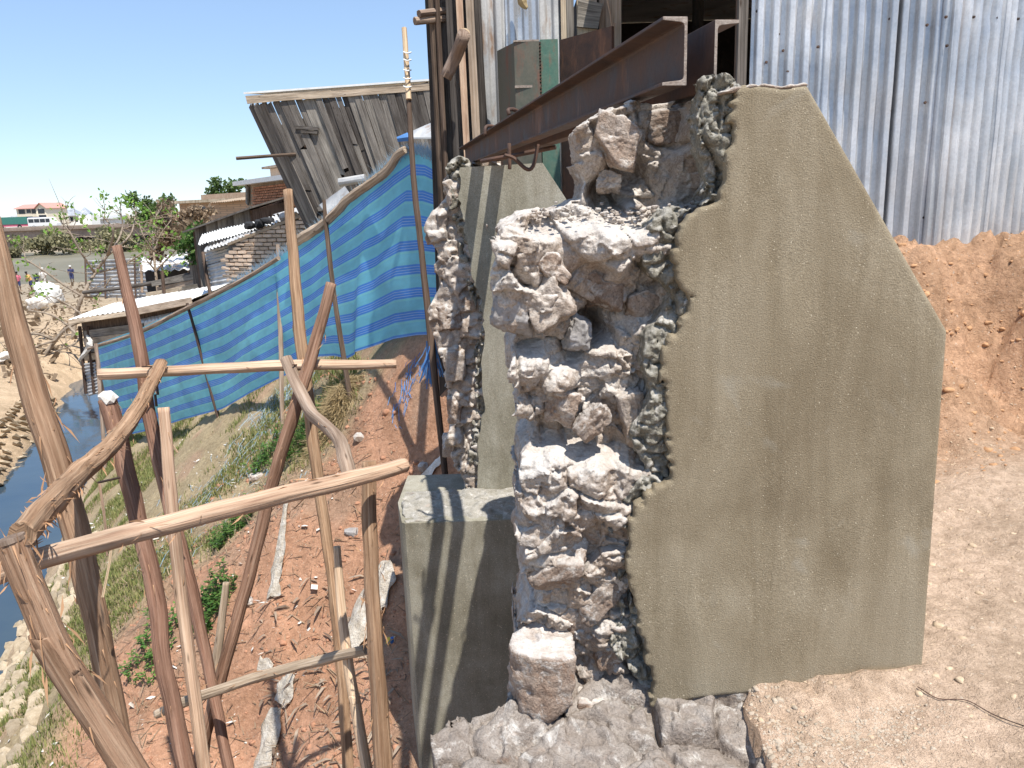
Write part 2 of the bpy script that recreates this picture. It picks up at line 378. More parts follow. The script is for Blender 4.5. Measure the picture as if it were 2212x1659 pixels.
MT['mortar'] = M_rubble('lime_rubble', [(.28, (.22, .15, .11)), (.43, (.35, .28, .225)), (.6, (.46, .41, .365)), (.78, (.60, .57, .53))], 6, sunlit_dust=.55, dark=.5)
MT['stone'] = M_rubble('broken_granite', [(.3, (.19, .125, .09)), (.5, (.31, .235, .185)), (.65, (.41, .345, .295)), (.82, (.54, .49, .44))], 10, (.8, 1.12), .65, .35)
MT['footing'] = M_rubble('shaded_footing_rubble', [(.3, (.15, .115, .09)), (.5, (.24, .20, .17)), (.7, (.32, .285, .255)), (.85, (.42, .39, .36))], 8, sunlit_dust=.12)  # darkened rubble: shade over the foundation put into its colour
MT['lime'] = M_rough('chalky_lime', [(.3, (.50, .47, .42)), (.7, (.70, .67, .62))], scale=20, fine=150, vary=(1, 1), world=True)
MT['gstone'] = M_rough('grey_stone', [(.3, (.26, .24, .22)), (.55, (.38, .36, .33)), (.8, (.50, .48, .45))], scale=4, fine=50, bumps=((20, .6, .02),), vary=(.7, 1.25))
MT['steel'] = M_metal('rusty_mill_steel', (.050, .027, .019), (.105, .054, .034), metallic=.0, rough=.72, scale=9, rust=(.19, .085, .042), bmp=.25)
MT['steelcut'] = M_rough('cut_steel_end', [(.3, (.20, .15, .12)), (.6, (.34, .29, .25)), (.8, (.42, .37, .33))], scale=40, fine=200, rough=.6, vary=(1, 1))
MT['greensteel'] = M_metal('green_painted_rust_steel', (.09, .10, .075), (.14, .13, .10), metallic=.2, rough=.55, scale=7, rust=(.20, .085, .055), bmp=.1)
MT['greenpaint'] = M_metal('peeling_green_paint', (.06, .15, .11), (.10, .16, .12), metallic=.1, rough=.55, scale=12, rust=(.24, .10, .065), bmp=.2)
MT['zinc'] = M_metal('galvanised_sheet', (.44, .455, .48), (.68, .69, .70), metallic=.5, rough=.36, scale=2.5, bmp=.3)
MT['zincold'] = M_metal('dull_galvanised_sheet', (.36, .36, .36), (.60, .59, .57), metallic=.35, rough=.6, scale=2, rust=(.30, .19, .12), bmp=.15)
MT['nail'] = M_metal('nail_head', (.05, .04, .035), (.12, .07, .05), metallic=.5, rough=.6)
MT['pole'] = M_wood('debarked_eucalyptus', [(.25, (.14, .072, .045)), (.42, (.29, .168, .108)), (.58, (.40, .252, .17)), (.8, (.54, .39, .28))], across=70, along=2.6, vary=(.75, 1.1), bmp=.9)
MT['polepale'] = M_wood('pale_split_eucalyptus', [(.3, (.40, .25, .16)), (.5, (.60, .43, .29)), (.75, (.74, .60, .44))], across=70, along=2, vary=(.9, 1.1))
MT['polegrey'] = M_wood('weathered_pole', [(.3, (.20, .14, .10)), (.5, (.36, .27, .20)), (.75, (.50, .41, .33))], across=50, along=2.2)
MT['poledark'] = M_wood('dark_old_pole', [(.3, (.06, .042, .032)), (.6, (.15, .105, .08)), (.8, (.26, .19, .15))], across=50, along=2)
MT['plank'] = M_wood('weathered_plank', [(.3, (.075, .065, .055)), (.5, (.175, .155, .135)), (.75, (.30, .27, .235))], across=80, along=1.6, vary=(.42, 1.5), hue=(.485, .51))
MT['plankpale'] = M_wood('pale_plank', [(.3, (.30, .22, .15)), (.5, (.48, .38, .28)), (.75, (.62, .52, .41))], across=60, along=1.5, vary=(.75, 1.15))
MT['brickred'] = M_rough('red_brick', [(.3, (.33, .14, .075)), (.55, (.44, .20, .11)), (.8, (.52, .29, .18))], scale=9, fine=70, vary=(.7, 1.2), bumps=((40, .5, .01),))
MT['brickpale'] = M_rough('pale_brick', [(.3, (.46, .31, .22)), (.55, (.56, .42, .31)), (.8, (.62, .52, .42))], scale=5, fine=50, vary=(.75, 1.15), bumps=((40, .5, .01),))
MT['mud'] = M_rough('mud_mortar', [(.3, (.26, .19, .13)), (.7, (.40, .31, .22))], scale=5, fine=60)
MT['shadewood'] = M_rough('shaded_wood', [(.3, (.014, .011, .009)), (.7, (.035, .028, .022))], scale=6, fine=40)  # near-black wood: the unlit bay's darkness put into the colour
MT['ragcloth'] = M_rough('soiled_sackcloth', [(.3, (.34, .28, .21)), (.55, (.52, .47, .40)), (.8, (.66, .63, .58))], scale=14, fine=120, bumps=((18, .9, .05), (60, .6, .015)))
MT['whitecloth'] = M_rough('dirty_white_cloth', [(.3, (.55, .50, .43)), (.6, (.74, .71, .66)), (.8, (.82, .80, .77))], scale=8, fine=60, bumps=((30, .4, .01),))
MT['white'] = M_flat('white_paint', (.76, .75, .72))
MT['leaf'] = M_leaf('young_leaf', (.10, .22, .035), (.24, .36, .07))
MT['leafdark'] = M_leaf('dark_leaf', (.06, .11, .03), (.14, .20, .06))
MT['grass'] = M_leaf('grass_blade', (.10, .15, .035), (.34, .31, .13))
MT['weed'] = M_leaf('weed_leaf', (.045, .12, .025), (.13, .22, .05))
MT['straw'] = M_leaf('dry_straw', (.34, .25, .13), (.56, .44, .25))
MT['bark'] = M_rough('pale_bark', [(.3, (.20, .155, .115)), (.7, (.40, .33, .26))], scale=8, fine=50)
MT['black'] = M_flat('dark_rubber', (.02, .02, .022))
MT['glass'] = M_flat('dark_window', (.03, .035, .045), rough=.15)


# ------------------------------------------------------------------ ground, canal, river
WATER = -5.8
def sst(v, a, b): t = np.clip((v-a)/(b-a), 0, 1); return t*t*(3-2*t)
def canal_uv(x, y): return (x+6.95)*.937+(y-9.29)*.350, -(x+6.95)*.350+(y-9.29)*.937
def height(x, y, detail=True):
    u, s = canal_uv(x, y)
    z = np.interp(u, [-60, -20, -8, -4.5, -2.7, -1.75, -1.5, -.25, 0, .3, .8, 1.6, 2.6, 3.5, 4.2, 4.7, 5.1, 5.6, 7, 12],
                  [-4.6, -4.5, -4.3, -4.75, -5.15, -5.8, -6.5, -6.5, -5.85, -5.55, -5.05, -4.4, -3.55, -2.85, -2.3, -1.75, -1.2, -.98, -.75, -.55])
    flat = np.interp(u, [-20, 0, 3, 5.2, 8], [-4.6, -4.7, -3.8, -1.6, -.7])
    z = z+(flat-z)*sst(y, 27, 31)
    low = (1-sst(u, 2, 9))
    z = z+(-5.7-z)*sst(y, 45, 66)*low
    z = z+(-7.0-z)*sst(y, 70, 76)*(1-sst(y, 126, 134))*low
    z = z+(-6.1-z)*sst(y, 124, 132)*low+(-3.0+6.1)*sst(y, 151, 168)*low+(-3.4-z)*sst(y, 126, 150)*(1-low)
    z = z-(1.35*sst(-s, 3.6, 6.2)+.9*sst(-s, 6.0, 7.5)*sst(u, 3.0, 4.0))*sst(u, 1.5, 3.2)*(1-sst(u, 5.2, 6.0)*sst(y, 4.5, 6))
    plat = -1.26+.17*(x-.55).clip(0, .6)+(.70+.09*sst(x, 2.2, 3.4))*sst(y+.10*np.sin(x*5)+.06*np.sin(x*13+1), 3.0, 3.75)+.10*sst(x, 1.0, 2.2)*sst(y, 1.6, 2.6)
    m = sst(x+.05*np.sin(y*9)+.06*fbm2(x, y, .22, 3, 61), .46, .56)*(1-sst(y, 9, 14))
    z = z+(plat-z)*m
    # a slipped step of red earth below the far pier, and a cut bank
    if detail:
        near = 1-sst(y, 25, 60)
        wet = sst(z, -6.0, -5.6)
        slope = (1-m)
        bankm = m*sst(y, 2.95, 3.3)*(1-sst(y, 3.85, 4.1))
        z = z+near*wet*slope*(.13*fbm2(x, y, 1.3, 4, 3)+.05*np.abs(fbm2(x, y, .35, 3, 5)))
        z = z+m*np.exp(-((1.73-y)/.07)**2)*(.018+.022*fbm2(x, y, .09, 3, 63))*sst(x, .55, .62)*(1-sst(x, 1.0, 1.05))+m*.03*np.abs(fbm2(x, y, .1, 3, 64))*(1-sst(x, .62, .85))
        z = z+bankm*(.12*fbm2(x, y*1.3, .5, 4, 11)-.075*np.abs(fbm2(x, y, .2, 4, 15))+facets(x, y, .11, .028, 66, .8, -.5)+facets(x, y, .05, .012, 67, 1, -.4))+m*(.010*fbm2(x, y, .12, 4, 8)+.014*fbm2(x, y, .5, 3, 9)+.006*np.abs(fbm2(x, y, .05, 2, 68)))
    return z
def axis(segs):
    out = []
    for a, b, st in segs: out += list(np.arange(a, b-1e-6, st))
    return np.array(out+[segs[-1][1]])
xs = axis([(-1500, -300, 150), (-300, -100, 20), (-100, -40, 4), (-40, -14, .8), (-14, -5, .12), (-5, .4, .05), (.4, 2.8, .022), (2.8, 6, .1), (6, 20, 1), (20, 100, 10), (100, 1500, 140)])
ys = axis([(-30, -4, 4), (-4, 1, .3), (1, 4.3, .024), (4.3, 9, .055), (9, 17, .1), (17, 32, .3), (32, 70, 1), (70, 160, 3), (160, 400, 20), (400, 2500, 150)])
gx, gy = np.meshgrid(xs, ys, indexing='ij'); gz = height(gx, gy)
def gz_at(x, y):                                                    # ground level under a point
    i = min(max(int(np.searchsorted(xs, x))-1, 0), len(xs)-2); j = min(max(int(np.searchsorted(ys, y))-1, 0), len(ys)-2)
    fx = (x-xs[i])/(xs[i+1]-xs[i]); fy = (y-ys[j])/(ys[j+1]-ys[j])
    return float((gz[i, j]*(1-fx)+gz[i+1, j]*fx)*(1-fy)+(gz[i, j+1]*(1-fx)+gz[i+1, j+1]*fx)*fy)
nx, ny = gx.shape; ii = np.arange(nx*ny).reshape(nx, ny)
Q = np.stack([ii[:-1, :-1], ii[1:, :-1], ii[1:, 1:], ii[:-1, 1:]], -1).reshape(-1, 4)
gme = mesh(np.stack([gx, gy, gz], -1).reshape(-1, 3), Q, smooth=True)
u_, s_ = canal_uv(gx, gy)
def lerp(a, b, t): return a+(np.array(b)-a)*t[..., None]
tan = np.array([.50, .385, .265]); colr = np.broadcast_to(tan, gx.shape+(3,)).copy()
n1 = fbm2(gx, gy, 1.1, 4, 21); n2 = fbm2(gx, gy, .4, 3, 22)
slope_m = sst(u_, .4, .9)*(1-sst(gy, 24, 30))
colr = lerp(colr, [.37, .30, .19], slope_m)                                  # dry grassy slope
redm = slope_m*sst(u_+.3*n1, 1.5, 2.2)*(1-sst(s_+.5*n1, -3.8, -2.9))
colr = lerp(colr, [.47, .27, .175], redm)                                    # red laterite
colr = lerp(colr, [.40, .27, .19], slope_m*sst(n2, .25, .6)*.7)
pm = sst(gx, .42, .62)*(1-sst(gy, 9, 14))
colr = lerp(colr, [.585, .445, .335], pm)
bk = pm*sst(gy+.12*n2, 2.75, 3.15)
colr = lerp(colr, [.52, .325, .205], bk)
colr = lerp(colr, [.60, .47, .36], pm*sst(gy, 3.85, 4.2)*.85)
colr = lerp(colr, [.34, .29, .22], sst(gy, 30, 50))
colattr(gme, colr.reshape(-1, 3))
m, nt, b, tc, oi = newmat('earth'); g = nt.nodes.new('ShaderNodeNewGeometry'); vec = g.outputs['Position']
at = nt.nodes.new('ShaderNodeVertexColor'); at.layer_name = 'Col'
c = at.outputs[0]
c = mix(nt, c, ramp(nt, noise(nt, vec, 2.2, 8, .7), [(.3, (.68, .66, .62)), (.7, (1.22, 1.2, 1.2))]), .9, 'MULTIPLY')
c = mix(nt, c, ramp(nt, noise(nt, vec, 26, 5, .7), [(.32, (.62, .58, .54)), (.68, (1.25,)*3)]), .7, 'MULTIPLY')
c = mix(nt, c, (.62, .54, .44), ramp(nt, noise(nt, vec, 60, 3, .6), [(.64, (0,)*3), (.70, (.6,)*3)]))
nt.links.new(c, b.inputs['Base Color']); b.inputs['Roughness'].default_value = 1; b.inputs['Specular IOR Level'].default_value = .1
bump(nt, b, [(noise(nt, vec, 14, 6, .7), .8, .04), (noise(nt, vec, 70, 5, .7), .9, .014), (noise(nt, vec, 230, 3, .6), .7, .005)])
tag(link('ground', gme, m), kind='structure')

m, nt, b, tc, oi = newmat('canal_water'); g = nt.nodes.new('ShaderNodeNewGeometry'); vec = g.outputs['Position']
nt.links.new(ramp(nt, noise(nt, vec, .5, 4), [(.3, (.030, .055, .085)), (.7, (.050, .075, .095))]), b.inputs['Base Color'])
b.inputs['Roughness'].default_value = .06; b.inputs['Specular IOR Level'].default_value = .6
bump(nt, b, [(noise(nt, vec, 2.2, 3, .5), .10, .05)])
MT['water'] = m
def ribbon(u0, u1, s0, s1, z):
    f = lambda u, s: (-6.95+u*.937-s*.350, 9.29+u*.350+s*.937, z)
    return [f(u0, s0), f(u1, s0), f(u1, s1), f(u0, s1)]
tag(MB().quad(ribbon(-2.0, .12, -14, 22, WATER)).build('canal_water', MT['water']), kind='structure')
m, nt, b, tc, oi = newmat('river_water'); g = nt.nodes.new('ShaderNodeNewGeometry'); vec = g.outputs['Position']
nt.links.new(ramp(nt, noise(nt, vec, .06, 4), [(.35, (.16, .145, .10)), (.65, (.21, .19, .14))]), b.inputs['Base Color'])
b.inputs['Roughness'].default_value = .6; b.inputs['Specular IOR Level'].default_value = .15; bump(nt, b, [(noise(nt, vec, 1.0, 3, .5), .2, .1)])
tag(MB().quad([(-500, 60, -5.95), (60, 60, -5.95), (60, 140, -5.95), (-500, 140, -5.95)]).build('river', m), kind='structure')

# stone pitching along both edges of the canal
lin = tag(empty('stone_lining', (-9.5, 13, WATER)), kind='structure')
stone_me = []
for k in range(7):
    V, F_ = rock(100+k, 1, 1, 1, cuts=7, rough=.05, sub=1); V[:, 2] *= .4; stone_me.append(mesh(V, F_)); stone_me[-1].materials.append(MT['gstone'])
MT['pitch'] = M_rough('pitching_stone', [(.3, (.30, .235, .155)), (.6, (.43, .35, .25)), (.8, (.52, .45, .35))], scale=3, fine=30, vary=(.7, 1.2))
for me in stone_me: me.materials[0] = MT['pitch']
def lay(u, s, zoff, sc):
    x = -6.95+u*.937-s*.350; y = 9.29+u*.350+s*.937
    z = gz_at(x, y)
    o = bpy.data.objects.new('stone', random.choice(stone_me)); C.objects.link(o)
    o.location = (x, y, z+zoff); o.scale = (sc*random.uniform(.8, 1.3), sc*random.uniform(.7, 1.1), sc*.8)
    o.rotation_euler = (random.uniform(-.25, .25), random.uniform(-.25, .25)+(.6 if u < 0 else -.8), math.atan2(.937, -.35)+random.uniform(-.4, .4)); attach(o, lin)
for s in np.arange(-1, 16, .36):
    for k, u in enumerate((-1.72, -1.95, -2.2, -2.45)):
        if s < 4 and k > 2: continue
        if random.random() < .9: lay(u+random.uniform(-.06, .06), s+(k % 2)*.18+random.uniform(-.05, .05), .02, .17)
for s in np.arange(-4.6, 1.6, .30):
    for k, u in enumerate((.04, .26, .48, .70, .92, 1.14)):
        if random.random() < .92: lay(u+random.uniform(-.04, .04), s+(k % 2)*.15+random.uniform(-.04, .04), .0, .145)

# ------------------------------------------------------------------ near masonry pier
Y1 = 1.75
def uw1(q): p = PY(q[0], q[1], Y1); return (p[0], p[2])
EDGE = [(1590, 188), (1582, 250), (1566, 320), (1558, 390), (1552, 432), (1500, 452), (1468, 468), (1456, 495), (1460, 560), (1472, 600), (1490, 640), (1474, 682), (1442, 740), (1430, 800), (1434, 860), (1440, 920), (1446, 985), (1438, 1035), (1398, 1072), (1368, 1105), (1355, 1150), (1360, 1250), (1372, 1330), (1392, 1400), (1408, 1470), (1412, 1500), (1398, 1535)]
REST = [(1440, 1532), (1500, 1512), (1560, 1504), (1630, 1500), (1700, 1560), (1995, 1520), (1995, 1435), (2020, 1100), (2048, 715), (1745, 183), (1690, 190), (1640, 184)]
OUT = [(1640, 192), (1500, 196), (1400, 202), (1330, 214), (1275, 232), (1260, 270), (1266, 330), (1286, 390), (1272, 432), (1210, 455), (1150, 468), (1076, 482), (1066, 500), (1086, 560), (1064, 600), (1056, 660), (1075, 700), (1112, 726), (1128, 738), (1100, 770), (1106, 850), (1132, 930), (1166, 950), (1150, 975), (1120, 1000), (1118, 1060), (1125, 1100), (1114, 1160), (1126, 1200), (1130, 1260), (1180, 1300), (1150, 1322), (1120, 1400), (1120, 1500), (1130, 1600), (1130, 1720), (1700, 1720), (1700, 1400), (1700, 300)]
CTRL = [(1300, 235, 0.15), (1400, 235, 0.25), (1500, 250, 0.29), (1545, 260, 0.19), (1300, 320, 0.15), (1400, 370, 0.34), (1480, 330, 0.27), (1530, 330, 0.21), (1350, 425, 0.29), (1440, 425, 0.29), (1520, 425, 0.23),
        (1100, 492, 0.10), (1180, 478, 0.14), (1250, 465, 0.17), (1400, 465, 0.17), (1500, 474, 0.12), (1100, 540, 0.00), (1180, 540, 0.01), (1250, 525, 0.03), (1340, 540, 0.02), (1420, 520, 0.03), (1200, 575, 0.02), (1330, 560, 0.02),
        (1300, 610, 0.12), (1400, 600, 0.12), (1150, 590, 0.02), (1200, 650, 0.03), (1100, 690, 0.03), (1282, 730, 0.30), (1350, 690, 0.13), (1410, 720, 0.10), (1220, 710, 0.08), (1400, 640, 0.13), (1250, 640, 0.08),
        (1150, 740, 0.12), (1150, 800, 0.03), (1200, 850, 0.05), (1300, 800, 0.09), (1350, 850, 0.10), (1250, 900, 0.10), (1400, 900, 0.10), (1150, 900, 0.06), (1320, 950, 0.12),
        (1180, 950, 0.14), (1250, 955, 0.15), (1350, 985, 0.12), (1400, 1010, 0.10), (1200, 1030, 0.00), (1290, 1050, 0.00), (1350, 1040, 0.04), (1150, 1060, 0.02),
        (1180, 1150, 0.00), (1250, 1140, 0.02), (1300, 1180, 0.05), (1150, 1210, 0.00), (1250, 1300, 0.07), (1340, 1300, 0.05), (1330, 1400, 0.05), (1300, 1250, 0.04), (1180, 1290, 0.06), (1200, 1230, 0.00), (1250, 1400, 0.10), (1350, 1470, 0.07), (1150, 1400, 0.10), (1300, 1500, 0.12), (1400, 1560, 0.16), (1550, 1560, 0.20), (1200, 1560, 0.10), (1640, 300, 0.03), (1640, 800, 0.03), (1640, 1400, 0.03), (1500, 800, 0.03), (1500, 1200, 0.03), (1460, 1400, 0.04), (1560, 600, 0.03), (1640, 1560, 0.20), (1200, 1660, 0.10), (1500, 1660, 0.10)]
pier1 = tag(empty('masonry_pier', (.4, Y1+.3, -1.25)), 'rubble stone pier with sunlit brown cement face and torn edge, under the cut beam ends', 'pier', 'masonry piers')
h = .0042
u0, w0 = -.12, -1.42; NU, NV, NW = int(.78/h), int(.50/h), int(1.68/h)
gu = u0+np.arange(NU)*h; gv = -.06+np.arange(NV)*h; gw = w0+np.arange(NW)*h
UU, WW = np.meshgrid(gu, gw, indexing='ij')
d2 = poly_sd(UU, WW, [uw1(q) for q in OUT])
cp = np.array([(*uw1(q), q[2]) for q in CTRL]); num = 0; den = 0
for cu, cw, cv in cp:
    wgt = 1/((UU-cu)**2+(WW-cw)**2+.0004)**2.2; num = num+wgt*cv; den = den+wgt
vf = num/den
wb = np.array([uw1((x, 0+y)) for x, y in ((1200, 600), (1200, 1000))])
sh = (NU, NV, NW)
edge = [uw1(q) for q in EDGE]
infc = poly_sd(UU, WW, [uw1(q) for q in EDGE+REST])
vf = vf+facets(UU, WW, .16, .034, 1, .75, .16)+facets(UU, WW, .07, .020, 5, .7, .10)+facets(UU, WW, .026, .007, 9, .8, .1)+.004*fbm2(UU, WW, .02, 3, 13)
vf = np.where(infc < -.012, np.maximum(vf, .030), vf)
d2 = d2+facets(UU, WW, .07, .012, 15, 1, 0)
n_big = noise_grid(sh, h, .10, 1); n_mid = noise_grid(sh, h, .04, 2); n_s = noise_grid(sh, h, .018, 3); n_f = noise_grid(sh, h, .0088, 4)
tot = .013*n_big+.006*n_mid-.0035*np.abs(n_s)+.003*n_f+.002
S = np.maximum(np.maximum(d2[:, None, :], (vf[:, None, :]-gv[None, :, None])*.6), gv[None, :, None]-.40)+tot
S = np.where((infc < -.012)[:, None, :] & (gv < .026)[None, :, None], np.maximum(S, .01), S)
V, Qd = surface_nets(S, (u0, Y1-.06, w0), h)
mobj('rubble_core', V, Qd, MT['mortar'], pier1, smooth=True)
# torn cement along the broken edge of the render
edge2 = [uw1((q[0]-24-12*math.sin(i*1.7), q[1])) for i, q in enumerate(EDGE)]
dl = np.minimum(line_d(UU, WW, edge), line_d(UU, WW, edge2)+.004)
wid = .024+.026*fbm2(UU, WW, .14, 3, 5)
tv = .030+facets(UU, WW, .075, .022, 71, 1.5, .35, .8)+facets(UU, WW, .028, .012, 75, 1, .4, .8)*(.3+.7*sst(fbm2(UU, WW, .1, 2, 78), -.2, .3))+.007*fbm2(UU, WW, .016, 3, 77)+.06*np.clip(dl-.02, 0, 1)
tv = np.maximum(tv, np.where(infc < 0, .012, -.004))
T = np.maximum(np.maximum((dl-wid)[:, None, :]+0*gv[None, :, None], (tv[:, None, :]-gv[None, :, None])*.7), gv[None, :, None]-.12)+.004*n_s+.004*n_f+.006*np.abs(n_mid)
V, Qd = surface_nets(T, (u0, Y1-.06, w0), h)
mobj('torn_edge', V, Qd, MT['torn'], pier1, smooth=True)
# smooth rendered face
hp = .0052; a0, b0 = .24, -1.30; N1, N2, N3 = int(.84/hp), int(.075/hp), int(1.58/hp)
pu = a0+np.arange(N1)*hp; pv = -.022+np.arange(N2)*hp; pw = b0+np.arange(N3)*hp
UU, WW = np.meshgrid(pu, pw, indexing='ij')
jag = .009*fbm2(UU, WW, .05, 4, 31, .7)+.006*np.abs(fbm2(UU, WW, .022, 2, 36)); wj = np.exp(-line_d(UU, WW, edge)/.03)
dp = poly_sd(UU, WW, [uw1(q) for q in EDGE+REST])+jag*wj*1.6
lip = .016*np.exp(-line_d(UU, WW, edge)/.018)
S = np.maximum(dp[:, None, :], np.maximum(-(pv[None, :, None])-.0012*fbm2(UU, WW, .16, 2, 3)[:, None, :]+lip[:, None, :]*0, pv[None, :, None]-.036))
q = np.maximum(dp[:, None, :], -1); S = np.maximum(S, (dp[:, None, :]-pv[None, :, None]+.006)*.7)      # small chamfer
V, Qd = surface_nets(S, (a0, Y1-.022, b0), hp)
mobj('cement_face', V, Qd, MT['plaster'], pier1, smooth=True)
# pale lime rim along the top of the face
tl = [uw1(q) for q in ((1560, 200), (1600, 190), (1650, 184), (1690, 189), (1745, 182))]
hl = .004; A0, B0 = tl[0][0]-.04, tl[0][1]-.05; N = (int((tl[-1][0]-A0+.03)/hl), int(.14/hl), int(.12/hl)); au = A0+np.arange(N[0])*hl; av = -.03+np.arange(N[1])*hl; aw_ = B0+np.arange(N[2])*hl
UU, WW = np.meshgrid(au, aw_, indexing='ij'); ld = line_d(UU, WW, tl)
S = np.sqrt(ld[:, None, :]**2+(np.maximum(0, np.abs(av[None, :, None]-.05)-.045))**2)-.0045+.005*np.abs(noise_grid(N, hl, .03, 91))+.0035*noise_grid(N, hl, .014, 92)
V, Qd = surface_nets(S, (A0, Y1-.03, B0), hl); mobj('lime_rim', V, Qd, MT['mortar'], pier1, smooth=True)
# body of the wall behind
bx = [uw1(q) for q in ((1600, 200), (1745, 186), (2046, 716), (1994, 1435), (1994, 1600), (1600, 1600))]
bm_ = MB(); n = len(bx)
Vb = [(p[0], Y1+.034, p[1]-.002) for p in bx]+[(p[0], Y1+.95, p[1]-.002) for p in bx]
bm_.add(Vb, [tuple(range(n)), tuple(range(n, 2*n))[::-1]]+[(i, i+n, (i+1) % n+n, (i+1) % n) for i in range(n)]); bm_.build('wall_body', MT['torn'], pier1)
bl = [uw1(q) for q in ((1250, 480), (1590, 470), (1640, 200), (1640, 1600), (1190, 1600), (1210, 900), (1160, 700), (1160, 500))]
hb = .02; A0, B0 = -.1, -1.5; N = (int(.8/hb), int(.85/hb), int(1.85/hb))
bu = A0+np.arange(N[0])*hb; bv = .3+np.arange(N[1])*hb; bw = B0+np.arange(N[2])*hb; UU, WW = np.meshgrid(bu, bw, indexing='ij')
S = np.maximum(poly_sd(UU, WW, bl)[:, None, :], np.maximum(.36-bv[None, :, None], bv[None, :, None]-1.0))+.03*noise_grid(N, hb, .12, 9)+.012*noise_grid(N, hb, .05, 10)
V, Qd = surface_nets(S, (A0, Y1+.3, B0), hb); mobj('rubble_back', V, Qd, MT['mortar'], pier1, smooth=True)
hr = .028; N = (int(1.0/hr), int(1.9/hr), int(3.9/hr)); ru = .1+np.arange(N[0])*hr; rv = 2.5+np.arange(N[1])*hr; rw = -4.0+np.arange(N[2])*hr
UU, VV = np.meshgrid(ru, rv, indexing='ij'); WV, ZV = np.meshgrid(rv, rw, indexing='ij')
S = np.maximum(poly_sd(UU, VV, [(.24, 2.6), (1.0, 2.6), (1.0, 4.25), (.24, 4.25)])[:, :, None]+facets(WV, ZV, .24, .05, 131, .7, .35)[None], rw[None, None, :]+.27)+.03*noise_grid(N, hr, .16, 132)+.016*noise_grid(N, hr, .07, 133)
V, Qd = surface_nets(S, (ru[0], rv[0], rw[0]), hr); mobj('shadow_wall', V, Qd, MT['mortar'], pier1, smooth=True)  # unseen wall added to cast the shadow across the plinth
# stones standing out of the rubble: px, py, half-size in px (x, z), forward, tilt, material
STN = [(1185, 575, 48, 26, .02, .5, 'stone'), (1108, 682, 52, 44, .0, .25, 'gstone2'), (1180, 650, 60, 62, .035, -.5, 'mortar'), (1300, 620, 70, 50, .09, .1, 'stone'), (1250, 722, 30, 44, .04, .1, 'gstone2'), (1400, 660, 52, 60, .11, .2, 'stone'),
       (1210, 880, 38, 44, .04, .3, 'stone'), (1282, 905, 52, 32, .005, -.75, 'stone'), (1372, 905, 30, 80, .045, -.22, 'mortar'), 
       (1295, 1075, 50, 40, .01, .1, 'mortar'), (1165, 1150, 44, 52, .01, .2, 'mortar'), (1215, 1215, 86, 46, .01, -.75, 'stone'), (1290, 1290, 78, 40, .03, -.85, 'stone'), (1330, 1390, 70, 32, .035, -.9, 'stone'),
       (1250, 1330, 70, 50, .06, -.7, 'stone'), (1170, 1455, 84, 128, -.02, .06, 'stone'), (1270, 1545, 50, 60, .0, .2, 'stone'), (1330, 1510, 60, 26, .02, -.2, 'stone'), (1400, 1590, 60, 50, .06, .1, 'stone'), (1520, 1590, 50, 56, .05, .2, 'stone'),
       (1325, 305, 56, 46, .13, .3, 'stone'), (1450, 275, 66, 44, .24, -.1, 'stone'), (1310, 395, 34, 30, .16, .1, 'mortar'), (1490, 380, 46, 40, .25, .2, 'mortar'), (1120, 520, 44, 28, .005, .3, 'mortar')]
MT['gstone2'] = M_rough('bluish_grey_stone', [(.3, (.24, .22, .20)), (.55, (.36, .34, .33)), (.8, (.48, .46, .45))], scale=12, fine=110, bumps=((30, .4, .008), (150, .6, .004)), vary=(.9, 1.1), world=True)
for i, (px, py, hx, hz, fw, tl, mt) in enumerate(STN):
    c = PY(px, py, Y1+fw+.058); k = c[1]/FPX*1.05
    Vr, Fr = rock(300+i, hx*k*1.05, max(.05, min(hx, hz)*k*1.1), hz*k*1.05, cuts=7, rough=.03, sub=5)
    ca, sa = math.cos(tl), math.sin(tl); Vr = np.stack([Vr[:, 0]*ca+Vr[:, 2]*sa, Vr[:, 1], -Vr[:, 0]*sa+Vr[:, 2]*ca], 1)+c
    mobj('stone', Vr, Fr, MT[mt], pier1, smooth=True)
# foundation ledge in front of and under the pier
hf = .007; A0, B0 = -.30, -1.9; N = (int(.98/hf), int(.75/hf), int(.74/hf))
fu = A0+np.arange(N[0])*hf; fv = 1.36+np.arange(N[1])*hf; fw_ = B0+np.arange(N[2])*hf
UU, VV = np.meshgrid(fu, fv, indexing='ij')
plan = [PZ(*q, -1.26)[:2] for q in ((925, 1580), (1000, 1538), (1090, 1520))]+[np.array(v) for v in ((.0, 1.98), (.60, 1.98), (.62, 1.55), (.50, 1.38), (-.15, 1.38))]
d2 = poly_sd(UU, VV, plan)
top = -1.29+facets(UU, VV, .16, .03, 41, 1, -.4)+facets(UU, VV, .05, .012, 45, 1, -.3)+.006*fbm2(UU, VV, .03, 3, 42)+.05*sst(VV, 1.6, 1.85)
S = np.maximum(d2[:, :, None], (fw_[None, None, :]-top[:, :, None])*.8)+.006*noise_grid(N, hf, .05, 43)+.004*noise_grid(N, hf, .02, 44)
MB().prism([(-.16, 1.42), (.62, 1.42), (.62, 2.7), (.05, 2.7), (.0, 2.0), (-.12, 1.9)], -3.9, -1.62).build('footing', MT['mortar'], pier1)
V, Qd = surface_nets(S, (A0, 1.36, B0), hf); mobj('foundation', V, Qd, MT['footing'], pier1, smooth=True)

